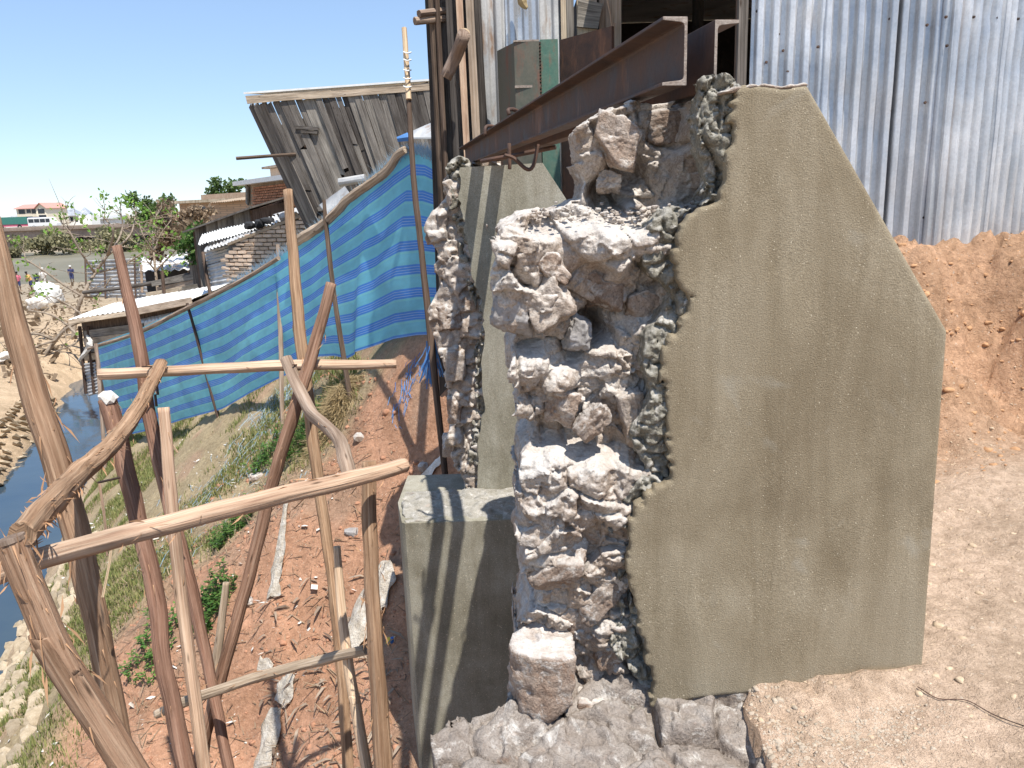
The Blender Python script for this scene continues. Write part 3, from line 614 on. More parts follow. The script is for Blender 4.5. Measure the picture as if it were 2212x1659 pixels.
# ------------------------------------------------------------------ far masonry pier
Y2 = 5.1
pier2 = tag(empty('masonry_pier', (0, Y2+.3, -3.2)), 'stone pier with cement face striped by beam shadows, standing on a wider plastered plinth', 'pier', 'masonry piers')
def uw2(q): p = PY(q[0], q[1], Y2); return (p[0], p[2])
E2 = [(994, 362), (992, 430), (1003, 480), (1010, 540), (1022, 600), (1040, 650), (1046, 700), (1040, 800), (1046, 880), (1036, 940), (1030, 1000), (1025, 1100)]
O2 = [(1010, 366), (975, 372), (958, 395), (962, 420), (935, 460), (915, 495), (925, 525), (945, 545), (948, 620), (925, 690), (935, 730), (955, 770), (965, 850), (975, 900), (960, 960), (985, 1000), (1000, 1060), (1005, 1120), (1140, 1120), (1140, 366)]
h = .0125; A0, B0 = -.66, -2.15; N = (int(.94/h), int(.5/h), int(2.55/h))
gu = A0+np.arange(N[0])*h; gv = -.06+np.arange(N[1])*h; gw = B0+np.arange(N[2])*h; UU, WW = np.meshgrid(gu, gw, indexing='ij')
d2 = poly_sd(UU, WW, [uw2(q) for q in O2]); vf = .05+facets(UU, WW, .19, .05, 51, .9, .15)+facets(UU, WW, .07, .02, 55, .8, .1)+facets(UU, WW, .035, .01, 59, .8, .1)+.006*fbm2(UU, WW, .03, 3, 57); d2 = d2+facets(UU, WW, .12, .02, 58, 1, 0)
S = np.maximum(np.maximum(d2[:, None, :], (vf[:, None, :]-gv[None, :, None])*.7), gv[None, :, None]-.36)+.014*noise_grid(N, h, .15, 52)+.009*noise_grid(N, h, .06, 53)+.007*noise_grid(N, h, .025, 54)
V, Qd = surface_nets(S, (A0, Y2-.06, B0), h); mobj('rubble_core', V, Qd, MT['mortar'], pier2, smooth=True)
dl = line_d(UU, WW, [uw2(q) for q in E2]+[uw2((1100, 1095))])
tv = .03+facets(UU, WW, .10, .035, 81, 1.4, .7, .6)+facets(UU, WW, .045, .02, 85, 1, .6, .5)
T = np.maximum(np.maximum((dl-.055-.03*fbm2(UU, WW, .2, 3, 86))[:, None, :]+0*gv[None, :, None], (tv[:, None, :]-gv[None, :, None])*.7), gv[None, :, None]-.2)+.01*noise_grid(N, h, .03, 56)
V, Qd = surface_nets(T, (A0, Y2-.06, B0), h); mobj('torn_edge', V, Qd, MT['torn'], pier2, smooth=True)
MT['plaster2'] = M_plaster('smooth_cement_plaster', [(.3, (.21, .195, .15)), (.5, (.275, .26, .21)), (.72, (.35, .335, .285))], 140)
poly = [uw2(q) for q in E2+[(1140, 1120), (1400, 1120), (1400, 700), (1232, 444), (1172, 352)]]
# jagged edge, extruded
pp = []
for i in range(len(poly)):
    a = np.array(poly[i]); bb = np.array(poly[(i+1) % len(poly)]); k = 6 if i < len(E2) else 1
    for j in range(k): pp.append(a+(bb-a)*j/k+(np.array([random.uniform(-.012, .012), 0]) if k > 1 and (i or j) else 0))
n = len(pp); mb = MB(); mb.add([(p[0], Y2-.01, p[1]) for p in pp]+[(p[0], Y2+.45, p[1]) for p in pp], [tuple(range(n)), tuple(range(n, 2*n))[::-1]]+[(i, i+n, (i+1) % n+n, (i+1) % n) for i in range(n)])
mb.build('cement_face', MT['plaster2'], pier2)
# plinth: a wider plastered block in front, with a rough top
Y3 = 4.62
tl_ = PY(863, 1082, Y3+.36); tl = PY(875, 1135, Y3); zt = (tl[2]+tl_[2])/2
mb = MB(); xr = .75
mb.prism([(tl[0], Y3), (xr, Y3), (xr, Y3+.9), (tl_[0]-.01, Y3+.9), (tl_[0]-.012, Y3+.36), (tl[0]-.022, Y3+.02)], -4.6, zt).build('plinth', MT['plaster2'], pier2)
h = .014; N = (int(1.5/h), int(.62/h), int(.24/h)); gu = tl[0]-.06+np.arange(N[0])*h; gv = Y3-.03+np.arange(N[1])*h; gw = zt-.1+np.arange(N[2])*h
UU, VV = np.meshgrid(gu, gv, indexing='ij')
d2 = poly_sd(UU, VV, [(tl[0]+.004, Y3+.008), (xr-.02, Y3+.008), (xr-.02, Y3+.5), (tl_[0]+.004, Y3+.5), (tl_[0]+.004, Y3+.36)])
S = np.maximum(d2[:, :, None], gw[None, None, :]-zt-.008-.03*sst(VV, Y3+.05, Y3+.3)[:, :, None])+.012*noise_grid(N, h, .05, 61)+.014*np.abs(noise_grid(N, h, .03, 62))
V, Qd = surface_nets(S, (gu[0], gv[0], gw[0]), h); mobj('rough_top', V, Qd, MT['torn'], pier2, smooth=True)
for i, (px, py, hx, hz, fw) in enumerate([(945, 500, 24, 34, .06), (960, 580, 22, 34, .05), (965, 690, 34, 40, .02), (985, 790, 26, 50, .03), (985, 880, 24, 40, .03), (978, 400, 22, 26, .05), (975, 960, 22, 30, .03)]):
    c = PY(px, py, Y2+fw+.09); k = c[1]/FPX
    Vr, Fr = rock(400+i, hx*k, hx*k*1.4, hz*k*.9, cuts=7, rough=.04, sub=5); mobj('stone', Vr+c, Fr, MT['mortar' if i % 2 else 'stone'], pier2, smooth=True)

# ------------------------------------------------------------------ steel channels across the piers
def channel(name, label, a, b, hgt, wid, side, tw=.007, tf=.010):
    """U section from a to b; a, b = bottom corner at the web's back; side -1: flanges to the left"""
    a = np.asarray(a); b = np.asarray(b); d = (b-a)/np.linalg.norm(b-a); x = np.cross(d, (0, 0, 1)); x /= np.linalg.norm(x); z = np.cross(x, d)
    W, H, r = wid, hgt, .008
    prof = [(0, 0), (W, 0), (W, tf*.75), (tw+r, tf*1.15), (tw+r*.3, tf*1.15+r*.3), (tw, tf*1.15+r), (tw, H-tf*1.15-r), (tw+r*.3, H-tf*1.15-r*.3), (tw+r, H-tf*1.15), (W, H-tf*.75), (W, H), (0, H)]
    n = len(prof); L = np.linalg.norm(b-a); K = 24; V = []
    for k in range(K+1):
        c = a+(b-a)*k/K
        for s, t in prof: V.append(c+x*s*side+z*t)
    F = []
    for k in range(K):
        for i in range(n): F.append((k*n+i, k*n+(i+1) % n, (k+1)*n+(i+1) % n, (k+1)*n+i))
    caps = [(0, 1, 2, 3, 4, 5), (0, 5, 6, 11), (6, 7, 8, 9, 10, 11)]
    for c in caps: F.append(tuple(c)[::-1]); F.append(tuple(K*n+i for i in c))
    mb = MB(); mb.add(V, F); o = mb.build(name, MT['steel']); o.data.materials.append(MT['steelcut'])
    for p_ in o.data.polygons:
        if p_.index >= K*n: p_.material_index = 1
    bv = o.modifiers.new('edge', 'BEVEL'); bv.width = .0016; bv.segments = 2; bv.limit_method = 'ANGLE'; bv.angle_limit = .9
    return tag(o, label, 'beam', 'steel channels')
ch_a = P(1483, 185, 1.70); ch_b = P(1008, 361, 5.95)
channel('steel_channel', 'rusty steel channel beam open towards the canal, spanning both piers', ch_a, ch_b, .140, .056, -1)
ch2a = P(1541, 190, 1.72); dd = (ch_b-ch_a)
channel('steel_channel', 'rusty steel channel beam open towards the tin fence, its cut end over the cement face', ch2a, ch2a+dd*.78, .140, .056, 1)
def rod(label, pts, r=.007):
    o = MB().tube(pts, r, 8, .05, sub=4).build('steel_rod', MT['steel'], smooth=True); return tag(o, label, 'rod', 'bent steel rods')
def chp(t, dx, dz): q = ch_a+dd*t; return q+np.array([dx, 0, dz])
rod('bent rod loop hanging under the channel beams like a hook', [P(1090, 335, 3.3), P(1110, 342, 3.3), P(1135, 364, 3.3), P(1148, 364, 3.3), P(1156, 345, 3.3), P(1162, 312, 3.3)], .008)
rod('short straight rod end hanging down from the channel flange', [P(1100, 310, 3.4), P(1101, 365, 3.4)], .008)
rod('rod hooked over the top flange of the channel beam', [P(1100, 248, 3.45), P(1098, 238, 3.45), P(1108, 236, 3.5), P(1118, 240, 3.55)], .009)
rod('bent wire clamp over the beam top beside the plank wall', [P(1048, 293, 4.2), P(1049, 275, 4.2), P(1060, 272, 4.25), P(1072, 275, 4.3)], .009)
rod('thin rod lying across the pier under the two beams', [P(1040, 348, 3.75), P(1120, 334, 3.6), P(1200, 318, 3.5)], .010)
pk = chp((Y2+.2-ch_a[1])/dd[1], .02, 0)
c0 = PY(1100, 356, Y2+.2)
mb = MB(); Vr, Fr = rock(77, .12, .14, .035, sub=2); tag(mobj('packing_stone', Vr+np.array([pk[0], Y2+.25, (pk[2]+c0[2])/2]), Fr, MT['stone']), 'flat stone packed under the beams on the far pier', 'stone')

# ------------------------------------------------------------------ corrugated iron fence on the bank
def corr_sheet(A, B, z0, z1, pitch=.076, amp=.011, m=None, name='sheet', parent=None, zig=0.0, shape=1.0, nz=48, dent=.004, seed=0, thick=.0012):
    A = np.asarray(A, float)[:2]; B = np.asarray(B, float)[:2]; L = np.linalg.norm(B-A); d = (B-A)/L; n = np.array([d[1], -d[0]])
    nu = max(6, int(L/pitch*16)); r = random.random()*9
    f = np.linspace(0, 1, nu+1); g = np.linspace(0, 1, nz+1); FU, GZ = np.meshgrid(f, g, indexing='ij')
    w = np.sin(FU*L/pitch*2*math.pi+r); w = np.clip(w*2.4, -1, 1) if shape < 1 else np.sign(w)*np.abs(w)**.7
    off = amp*w+dent*fbm2(FU*L*3, GZ*(z1-z0)*2, .7, 3, 60+seed)
    rd = np.random.default_rng(seed+5)
    for _ in range(int(8*L)): off = off-.012*rd.random()*np.exp(-((FU-rd.random())*L/.05)**2-((GZ-rd.random())*(z1-z0)/.05)**2)
    X = A[0]+d[0]*FU*L+n[0]*off; Y = A[1]+d[1]*FU*L+n[1]*off
    Z = z0+(z1-z0)*GZ+zig*np.sin(FU*7+r)*(1-GZ)+.006*w*(1-GZ)
    V = np.stack([X, Y, Z], -1).reshape(-1, 3); ii = np.arange(len(V)).reshape(nu+1, nz+1)
    q = np.stack([ii[:-1, :-1], ii[1:, :-1], ii[1:, 1:], ii[:-1, 1:]], -1).reshape(-1, 4)
    o = mobj(name, V, q, m or MT['zinc'], parent, smooth=True)
    so_ = o.modifiers.new('thickness', 'SOLIDIFY'); so_.thickness = thick; so_.offset = 0
    return o
def nail_at(parent, pt, n, r=.006):
    n = np.asarray(n, float); n /= np.linalg.norm(n); pt = np.asarray(pt)
    MB().tube([pt-n*.004, pt+n*.006], [r*1.3, r], 7).build('nail', MT['nail'], parent)
fence = tag(empty('corrugated_fence', (2.2, 4.2, -.45)), 'bright galvanised corrugated iron fence standing on the orange earth bank', 'fence')
fa = PY(1618, 200, 4.36); fc = PZ(2012, 578, -.42); fd = P(2300, 500, 5.15)
cuts = [0, .36, .70, 1.0]; A = fa[:2]; B = fc[:2]
for k in range(3):
    a = A+(B-A)*cuts[k]; b = A+(B-A)*(cuts[k+1]+(.03 if k < 2 else 0)); dy = -.012*(k % 2)
    corr_sheet((a[0], a[1]+dy), (b[0], b[1]+dy), -.40-.03*(k == 2), 1.95, .078, .021, parent=fence, shape=.55, zig=.008, seed=k, dent=.007)
A = fc[:2]+np.array([-.06, -.035]); B = fd[:2]
for k in range(3):
    a = A+(B-A)*k/3; b = A+(B-A)*((k+1)/3+.02); dy = .01*(k % 2)
    corr_sheet((a[0], a[1]+dy), (b[0], b[1]+dy), -.46+.035*k, 1.95, .112, .026, parent=fence, shape=.5, zig=.012, seed=9+k, dent=.004)
for px, py in ((1634, 25), (1654, 135), (1680, 75), (1700, 155), (1765, 102), (1825, 58), (1838, 258), (1920, 42), (1920, 240), (2000, 55), (1996, 222), (1992, 470), (1990, 600), (1922, 684), (1740, 200), (1690, 110)):
    if py < 560: nail_at(fence, PV(px, py, fa, fc)-np.array([0, .012, 0]), (-.1, -1, .1))
for px, py in ((2040, 38), (2100, 38), (2150, 40), (2196, 42), (2042, 100), (2180, 505), (2130, 300)):
    nail_at(fence, PV(px, py, fc, fd)-np.array([-.0, .014, 0]), (.5, -1, 0))
MB().tube([(fa[0]-.03, fa[1]+.06, -.5), (fa[0]-.04, fa[1]+.06, 2.0)], .03, 8, .1).build('post', MT['poledark'], fence)
MB().plank((fa[0]-.035, fa[1]+.02, -.4), (fa[0]-.045, fa[1]+.02, 1.9), .05, .03, (0, 1, 0), .01).build('batten', MT['plank'], fence)
MB().tube([(fc[0]+.02, fc[1]+.06, -.6), (fc[0]+.02, fc[1]+.06, 1.9)], .035, 8, .1).build('post', MT['polegrey'], fence)

# ------------------------------------------------------------------ shed behind the beams: tin and plank front, dark open bay
shed = tag(empty('shed', (1.0, 7.0, -.6)), 'rough shed of grey planks and blue-grey tin with a dark open bay behind the beams', 'shed')
YS = 6.75
def sx(px, py=150): return PY(px, py, YS)[0]
# tin front
xe = [sx(1030), sx(1095), sx(1160), sx(1222)]
for k in range(3):
    corr_sheet((xe[k], YS-.012*(k % 2)), (xe[k+1]+.03, YS-.012*(k % 2)), -.6, 2.05, .115, .016, MT['zincold'] if k != 1 else MT['zinc'], parent=shed, shape=.6, seed=20+k)
corr_sheet((sx(1165, 380), YS-.05), (sx(1245, 380), YS-.05), -.6, .62, .12, .018, MT['zinc'], parent=shed, shape=.6, seed=31)
# pale planks beside the opening
x = sx(1210)
while x < sx(1318):
    w = random.uniform(.055, .10); MB().plank((x+w/2, YS-.035-random.random()*.012, -.6), (x+w/2+random.uniform(-.015, .015), YS-.035, 2.0), w*.96, .02, (0, -1, 0), .02, 2).build('plank', MT['plankpale'] if random.random() < .65 else MT['plank'], shed); x += w
q0 = PY(1240, 62, YS-.07); q1 = PY(1292, 10, YS-.07)
mb = MB(); mb.plank((q0[0]+.02, YS-.075, (q0[2]+q1[2])/2+.03), (q1[0]+.04, YS-.08, (q0[2]+q1[2])/2-.01), .20, .03, (0, -1, 0), .03).build('patch_board', MT['plank'], shed)
MB().tube([(sx(1318), YS-.02, -.6), (sx(1318)+.01, YS-.02, 2.05)], .028, 8, .12).build('door_post', MT['polegrey'], shed)
# wire hanging on the door post
wp = [PY(1312, 0, YS-.1), PY(1318, 30, YS-.1), PY(1322, 58, YS-.1), PY(1328, 50, YS-.1), PY(1318, 80, YS-.1)]
MB().tube(wp, .008, 6, 0, sub=3).build('wire', MT['polepale'], shed)
# dark bay: roof, back, sides, inner post
xl = sx(1318)-.05
bay = MB(); bay.box(xl, 4.6, 4.5, 9.8, 1.98, 2.03).build('roof', MT['zincold'], shed)
MB().box(xl-.02, 4.6, 9.75, 9.8, -.6, 1.97).build('back_wall', MT['shadewood'], shed)
MB().box(xl-.05, xl-.02, YS+.03, 9.75, -.6, 1.97).build('side_wall', MT['shadewood'], shed)
MB().box(4.55, 4.6, 6.1, 9.74, -.6, 1.97).build('side_wall', MT['shadewood'], shed)
MB().tube([(1.75, 7.3, -.6), (1.72, 7.3, 1.97)], .05, 8, .1).build('inner_post', MT['shadewood'], shed)
# weathered plank corner on the left: many uneven boards and poles
pl = [(940, 18, 0, .08, 'poledark'), (962, 20, .04, .09, 'plank'), (985, 24, .02, .12, 'plank'), (1008, 22, .05, .10, 'plank'), (1030, 22, .0, .11, 'plank'), (950, 10, -.05, .05, 'poledark'), (998, 10, -.06, .05, 'polepale'), (1020, 12, -.05, .06, 'plankpale'), (975, 14, -.08, .05, 'plank')]
for px, hw, dy, w, mt in pl:
    b0 = PY(px+16, 430, YS-.12+dy); t0 = PY(px-6, 0, YS-.12+dy)
    top = t0+(t0-b0)*.55; bot = b0+(b0-t0)*.9
    if mt == 'poledark': MB().tube([bot, b0, t0, top], [w*.5, w*.45, w*.42, w*.4], 9, .12, seed=px, sub=4).build('pole', MT[mt], shed)
    else: MB().plank(bot, top, w, .022, (0, -1, .0), .02, 6, random.uniform(-.03, .03)).build('plank', MT[mt], shed)
# backing boards so that no sky shows between them
MB().plank(PY(1000, 900, YS+.02), PY(968, -200, YS+.02), .42, .02, (0, -1, 0), .02, 3).build('backing_board', MT['plank'], shed)
lg = MB().tube([PY(962, 168, YS-.55), PY(985, 120, YS-.58), PY(1002, 75, YS-.75)], [.045, .05, .05], 12, .06, seed=4, sub=3).build('log_brace', MT['polegrey'], shed, smooth=True)
MB().tube([P(1001.5, 77, 5.83), P(1002.6, 74, 5.80)], [.049, .047], 12, .05, seed=4).build('sawn_end', MT['polepale'], lg)
for py, x0 in ((46, 896), (30, 905)): MB().tube([PY(x0, py, YS-.25), PY(960, py-6, YS-.1)], .03, 8, .1, seed=py).build('pole_stub', MT['polegrey'], shed)
hang = MB(); hang.tube([PY(1120, -30, YS-.14), PY(1128, 5, YS-.14), PY(1138, 18, YS-.15)], [.02, .035, .012], 7, .3, sub=3).build('hanging_rag', MT['straw'], shed)

# ------------------------------------------------------------------ heavy steel section standing behind the far pier
col = tag(empty('steel_column', (.3, 6.0, -.6)), 'box of welded steel plates with peeling green paint standing in front of the tin wall', 'steel column')
def gp(px, py, D): p = P(px, py, D); return p
a0 = gp(1074, 118, 6.02); b0 = gp(1110, 92, 5.72); c0_ = gp(1164, 92, 5.70); d0 = gp(1166, 86, 5.74); e0 = gp(1205, 84, 5.74); g0 = gp(1321, 56, 5.25)
MB().prism([a0[:2], b0[:2], c0_[:2], (c0_[0]+.0, c0_[1]+.33), (a0[0], a0[1]+.1)], -.62, b0[2]).build('box_section', MT['greensteel'], col)
MB().box(b0[0]-.003, c0_[0]+.004, b0[1]-.016, b0[1]-.001, gp(1110, 184, 5.7)[2]-.01, gp(1110, 184, 5.7)[2]+.008).build('weld_seam', MT['steelcut'], col)
MB().box(b0[0]-.004, c0_[0]+.003, b0[1]-.012, b0[1]+.3, b0[2]+.002, b0[2]+.014).build('top_edge', MT['steelcut'], col)
MB().prism([d0[:2], e0[:2], (e0[0], e0[1]+.3), (d0[0], d0[1]+.3)], -.62, e0[2]).build('green_flange', MT['greenpaint'], col)
wl = MB()
for k in range(26):
    z = e0[2]-.02-k*.024; wl.box(d0[0]-.012+random.uniform(-.003, .003), d0[0]+.006, d0[1]-.022, d0[1]+.0, z-.013, z)
wl.build('weld_bead', MT['nail'], col)
MB().prism([(e0[0]+.012, e0[1]-.01), g0[:2], (g0[0]+.02, g0[1]+.02), (e0[0]+.03, e0[1]+.05)], -.62, [e0[2]-.01, g0[2], g0[2], e0[2]-.01]).build('web_plate', MT['steel'], col)

# ------------------------------------------------------------------ guard frame of rough eucalyptus poles
def GD(px, py):                                                     # depth where the view meets the ground
    d = ray(px, py)
    for D in np.arange(2.0, 30, .03):
        q = d*D
        if q[2] < gz_at(q[0], q[1]): return D
    return 30.
def gpts(l): return [(x, y, GD(x, y)) for x, y in l]
def to_ground(pts):
    a, b = pts[-2], pts[-1]; d = (b-a)/np.linalg.norm(b-a)
    if d[2] > -.3: d = d*np.array([.3, .3, 1]); d[2] = -1; d /= np.linalg.norm(d)
    q = b.copy()
    for _ in range(400):
        if q[2] < gz_at(q[0], q[1])-.06: break
        q = q+d*.03
    return pts+[q] if np.linalg.norm(q-b) > .05 else pts
def fibres(parent, pts, rad, n, L=.05, seed=0):
    r = np.random.default_rng(seed); P_ = catmull(pts, 12); mb = MB(); R_ = np.interp(np.linspace(0, 1, len(P_)), np.linspace(0, 1, len(rad)), rad)
    for _ in range(n):
        i = r.integers(1, len(P_)-1); t = P_[i]-P_[i-1]; t /= np.linalg.norm(t)
        a = r.normal(size=3); a -= t*(a@t); a /= np.linalg.norm(a)
        p0 = P_[i]+a*R_[i]*.98; l = L*r.uniform(.4, 1.6); d = t*r.choice([-1, 1])*l+a*l*r.uniform(.15, .6)+np.array([0, 0, -l*.3])
        w = np.cross(d, a); w = w/np.linalg.norm(w)*r.uniform(.0008, .0022)
        mb.add([p0-w, p0+w, p0+d*.5+a*l*.1, p0+d], [(0, 1, 2), (0, 2, 3)])
    o = mb.build('bark_fibres', MT['fibre'], parent); tag(o, kind='stuff')
MT['fibre'] = M_flat('bark_fibre', (.42, .24, .13))
frame = tag(empty('pole_frame', (-1.4, 3.2, -3.0)), 'guard frame of rough reddish eucalyptus poles nailed together above the canal slope', 'pole frame')
POLES = [ # name, label, points (px, py, depth), diameter in px at each point, material, to ground, fibres
 ('post', 'thick reddish split post, knotted, beside the canal', [(-18, 470, 2.30), (48, 760, 2.33), (140, 1060, 2.38), (205, 1330, 2.45), (262, 1600, 2.52)], [42, 58, 60, 52, 48], 'pole', 1, 60),
 ('post', 'post with freshly hacked white top', [(232, 862, 3.15), (262, 975, 3.15), (300, 1130, 3.15), (340, 1300, 3.15), (352, 1420, 3.12), (400, 1659, 3.1)], [38, 40, 38, 42, 40, 44], 'pole', 1, 40),
 ('post', 'slender post with rounded top standing behind the long rail', [(252, 532, 3.75), (300, 740, 3.75), (322, 900, 3.75), (372, 1110, 3.72), (420, 1300, 3.7), (490, 1640, 3.65)], [22, 30, 30, 30, 30, 28], 'pole', 1, 20),
 ('post', 'pale square-split post with flat top', [(353, 880, 3.25), (368, 1050, 3.25), (392, 1290, 3.25), (440, 1659, 3.2)], [26, 28, 30, 32], 'polepale', 1, 10),
 ('post', 'stout red post with sawn round top, darkly shaded', [(22, 1165, 1.52), (72, 1290, 1.54), (150, 1455, 1.57), (282, 1665, 1.62)], [66, 66, 68, 70], 'pole', 1, 80),
 ('post', 'tall slender post passing behind both rails', [(622, 410, 3.95), (640, 640, 3.95), (662, 830, 3.93), (690, 1060, 3.9), (716, 1240, 3.88), (738, 1450, 3.85), (752, 1659, 3.8)], [22, 26, 28, 26, 26, 28, 28], 'pole', 1, 20),
 ('brace', 'leaning brace crossing in front of the tall post', [(716, 612, 3.7), (680, 745, 3.68), (636, 890, 3.66), (588, 1040, 3.7), (545, 1220, 3.75), (474, 1475, 3.8)], [26, 30, 30, 28, 28, 28], 'pole', 1, 30),
 ('rail', 'crooked grey side rail curving down to the long rail', [(618, 775, 3.72), (640, 825, 3.66), (672, 890, 3.5), (728, 945, 3.2), (748, 1000, 2.98), (757, 1040, 2.92)], [28, 30, 32, 34, 38, 36], 'polegrey', 0, 10),
 ('post', 'end post under the long rail', [(796, 996, 2.86), (800, 1180, 2.86), (812, 1400, 2.86), (828, 1670, 2.86)], [36, 38, 40, 44], 'pole', 1, 60),
 ('post', 'thin pale crooked stake beside the end post', [(728, 1180, 3.2), (734, 1270, 3.2), (748, 1400, 3.18), (765, 1510, 3.16), (792, 1662, 3.14)], [16, 20, 24, 26, 28], 'polepale', 1, 6),
 ('post', 'short thin stake at the foot of the leaning brace', [(488, 1258, 4.0), (478, 1350, 4.0), (460, 1490, 4.0)], [14, 18, 20], 'polegrey', 1, 0),
 ('rail', 'low rail near the ground with grey bark', [(338, 1543, 3.55), (400, 1515, 3.5), (560, 1462, 3.4), (700, 1425, 3.25), (795, 1402, 3.05)], [20, 24, 25, 26, 27], 'polegrey', 0, 20),
 ('rail', 'far upper rail, straight and pale', [(214, 808, 3.62), (400, 800, 3.66), (620, 789, 3.72), (740, 788, 3.76), (856, 786, 3.8)], [26, 24, 26, 24, 21], 'polepale', 0, 10),
 ('rail', 'long near rail with smooth peeled wood', [(-60, 1258, 1.60), (120, 1196, 1.78), (330, 1142, 2.05), (600, 1072, 2.42), (780, 1030, 2.68), (874, 1004, 2.82)], [52, 50, 47, 44, 41, 36], 'polepale', 0, 30),
 ('rail', 'hairy side rail rising from the sawn post to the far rail', [(46, 1158, 1.62), (92, 1105, 1.85), (165, 1030, 2.25), (240, 960, 2.75), (300, 880, 3.2), (348, 785, 3.62)], [66, 62, 52, 40, 34, 28], 'pole', 0, 260)]
for i, (nm, lb, pts, dia, mt, gr, nf) in enumerate(POLES):
    p3 = [P(*q) for q in pts]; rr = [d*q[2]/FPX/2*.9 for d, q in zip(dia, pts)]
    if gr:
        n0 = len(p3); p3 = to_ground(p3); rr = rr+[rr[-1]]*(len(p3)-n0)
    o = MB().tube(p3, rr, 14, (.08 if i == 4 else .15) if mt != 'polepale' else .11, seed=i*3+1, sub=14).build(nm, MT[mt], frame, smooth=False)
    for f in o.data.polygons: f.use_smooth = len(f.vertices) == 4
    o['label'] = lb
    if nf: fibres(o, p3, rr, nf, .045 if nf < 200 else .035, i)
# hacked white top and sawn faces
Vr, Fr = rock(5, .044, .044, .028, cuts=14, rough=.2, sub=2); mobj('hacked_top', Vr+P(232, 860, 3.15), Fr, MT['whitecloth'], frame)
def disc(px, py, D, nrm, r, mt, name='sawn_top'):
    c = P(px, py, D); n = np.asarray(nrm, float); n /= np.linalg.norm(n); return MB().tube([c-n*.006, c+n*.003], [r, r*.97], 16, .06, seed=3).build(name, MT[mt], frame)
tp = P(22, 1165, 1.52); dv_ = tp-P(72, 1290, 1.54); disc(21.5, 1164, 1.52, dv_, .0285, 'polegrey')
def nailp(px, py, D, L=.09, d=(-.2, -1, .2)):
    p = P(px, py, D); d = np.asarray(d, float); d /= np.linalg.norm(d); MB().tube([p-d*.05, p+d*L*.4], [.0035, .0035], 6).build('nail', MT['nail'], frame)
for a in ((760, 1022, 2.66), (772, 1020, 2.68), (318, 792, 3.6), (640, 788, 3.7), (232, 1920/1.85, 2.2)): nailp(*a)
for px, py in ((335, 870), (338, 845)):
    MB().tube([P(px, py-18, 3.6), P(px+3, py+8, 3.6)], .006, 6).build('nail', MT['nail'], frame)
# slivers and peeling strips
for q in (((215, 1045, 2.3), (226, 1120, 2.32), (232, 1200, 2.35)), ((345, 920, 3.3), (372, 960, 3.3), (384, 978, 3.3)), ((228, 1150, 2.3), (240, 1190, 2.32), (222, 1290, 2.3))):
    MB().tube([P(*k) for k in q], .004, 5, sub=4).build('peeling_strip', MT['polepale'], frame)

# ------------------------------------------------------------------ woven tarp fence
TL = P(205, 760, 16.5)[:2]; TR = P(942, 330, 6.6)[:2]
TOP = [(203, 744), (300, 711), (400, 662), (470, 628), (545, 588), (600, 556), (645, 522), (690, 490), (740, 446), (800, 392), (850, 350), (884, 326), (915, 330), (948, 350)]
BOT = [(238, 948), (330, 928), (400, 905), (480, 884), (540, 850), (590, 825), (640, 800), (690, 770), (725, 768), (752, 774), (800, 750), (850, 732), (900, 724), (944, 722)]
tt = np.linspace(0, 1, len(TOP)); ns, nt_ = 150, 36; V = []; U = []
for i in range(ns+1):
    f = i/ns; xt, yt = np.interp(f, tt, [p[0] for p in TOP]), np.interp(f, tt, [p[1] for p in TOP]); xb, yb = np.interp(f, tt, [p[0] for p in BOT]), np.interp(f, tt, [p[1] for p in BOT])
    a = PV(xt, yt, TL, TR); b = PV(xb, yb, TL, TR)
    for j in range(nt_+1):
        g = j/nt_; p = a+(b-a)*g; dist = math.hypot(p[0]-TL[0], p[1]-TL[1])
        amp = .012+.026*math.sin(g*math.pi)
        nn = 1.2*float(fbm2(np.array([dist*1.0+g*1.6]), np.array([g*.9]), 1.1, 2, 70)[0])-1.3*abs(float(fbm2(np.array([dist*.8-g*1.1]), np.array([g*.5]), .7, 2, 75)[0]))
        belly = .09*math.sin(g*math.pi*.9)*abs(math.sin(f*math.pi*4.0))
        fold = .10*math.exp(-((f-.715-.06*(g-.5))/.018)**2)*g
        k = amp*nn*.8+belly*.6+fold
        V.append(p+np.array([-.76, -.65, 0])*k); U.append((dist, g))
ii = np.arange(len(V)).reshape(ns+1, nt_+1); q = np.stack([ii[:-1, :-1], ii[1:, :-1], ii[1:, 1:], ii[:-1, 1:]], -1).reshape(-1, 4)
m, nt, b, tc, oi = newmat('woven_blue_tarp')
sp = nt.nodes.new('ShaderNodeSeparateXYZ'); nt.links.new(tc.outputs['UV'], sp.inputs[0])
def mth(op, a, b_=None):
    n = nt.nodes.new('ShaderNodeMath'); n.operation = op
    for i, v in enumerate((a, b_)):
        if v is None: continue
        if hasattr(v, 'is_output'): nt.links.new(v, n.inputs[i])
        else: n.inputs[i].default_value = v
    return n.outputs[0]
fr = mth('FRACT', mth('MULTIPLY', sp.outputs[1], 7.6))
tealA, tealB, blue, pale = (.21, .62, .78), (.25, .67, .77), (.085, .30, .82), (.60, .80, .92)
c = ramp(nt, fr, [(0, tealA), (.46, tealA), (.48, blue), (.56, blue), (.57, pale), (.585, blue), (.67, blue), (.68, pale), (.695, blue), (.78, blue), (.79, pale), (.805, blue), (.88, blue), (.90, tealB), (1, tealB)])
wv = nt.nodes.new('ShaderNodeTexWave'); wv.inputs['Scale'].default_value = 1; mpw = nd(nt, 'ShaderNodeMapping'); mpw.inputs['Scale'].default_value = (60, 0, 0); nt.links.new(tc.outputs['UV'], mpw.inputs[0]); nt.links.new(mpw.outputs[0], wv.inputs[0])
c = mix(nt, c, ramp(nt, wv.outputs[1], [(0, (.8,)*3), (1, (1.12,)*3)]), .5, 'MULTIPLY')
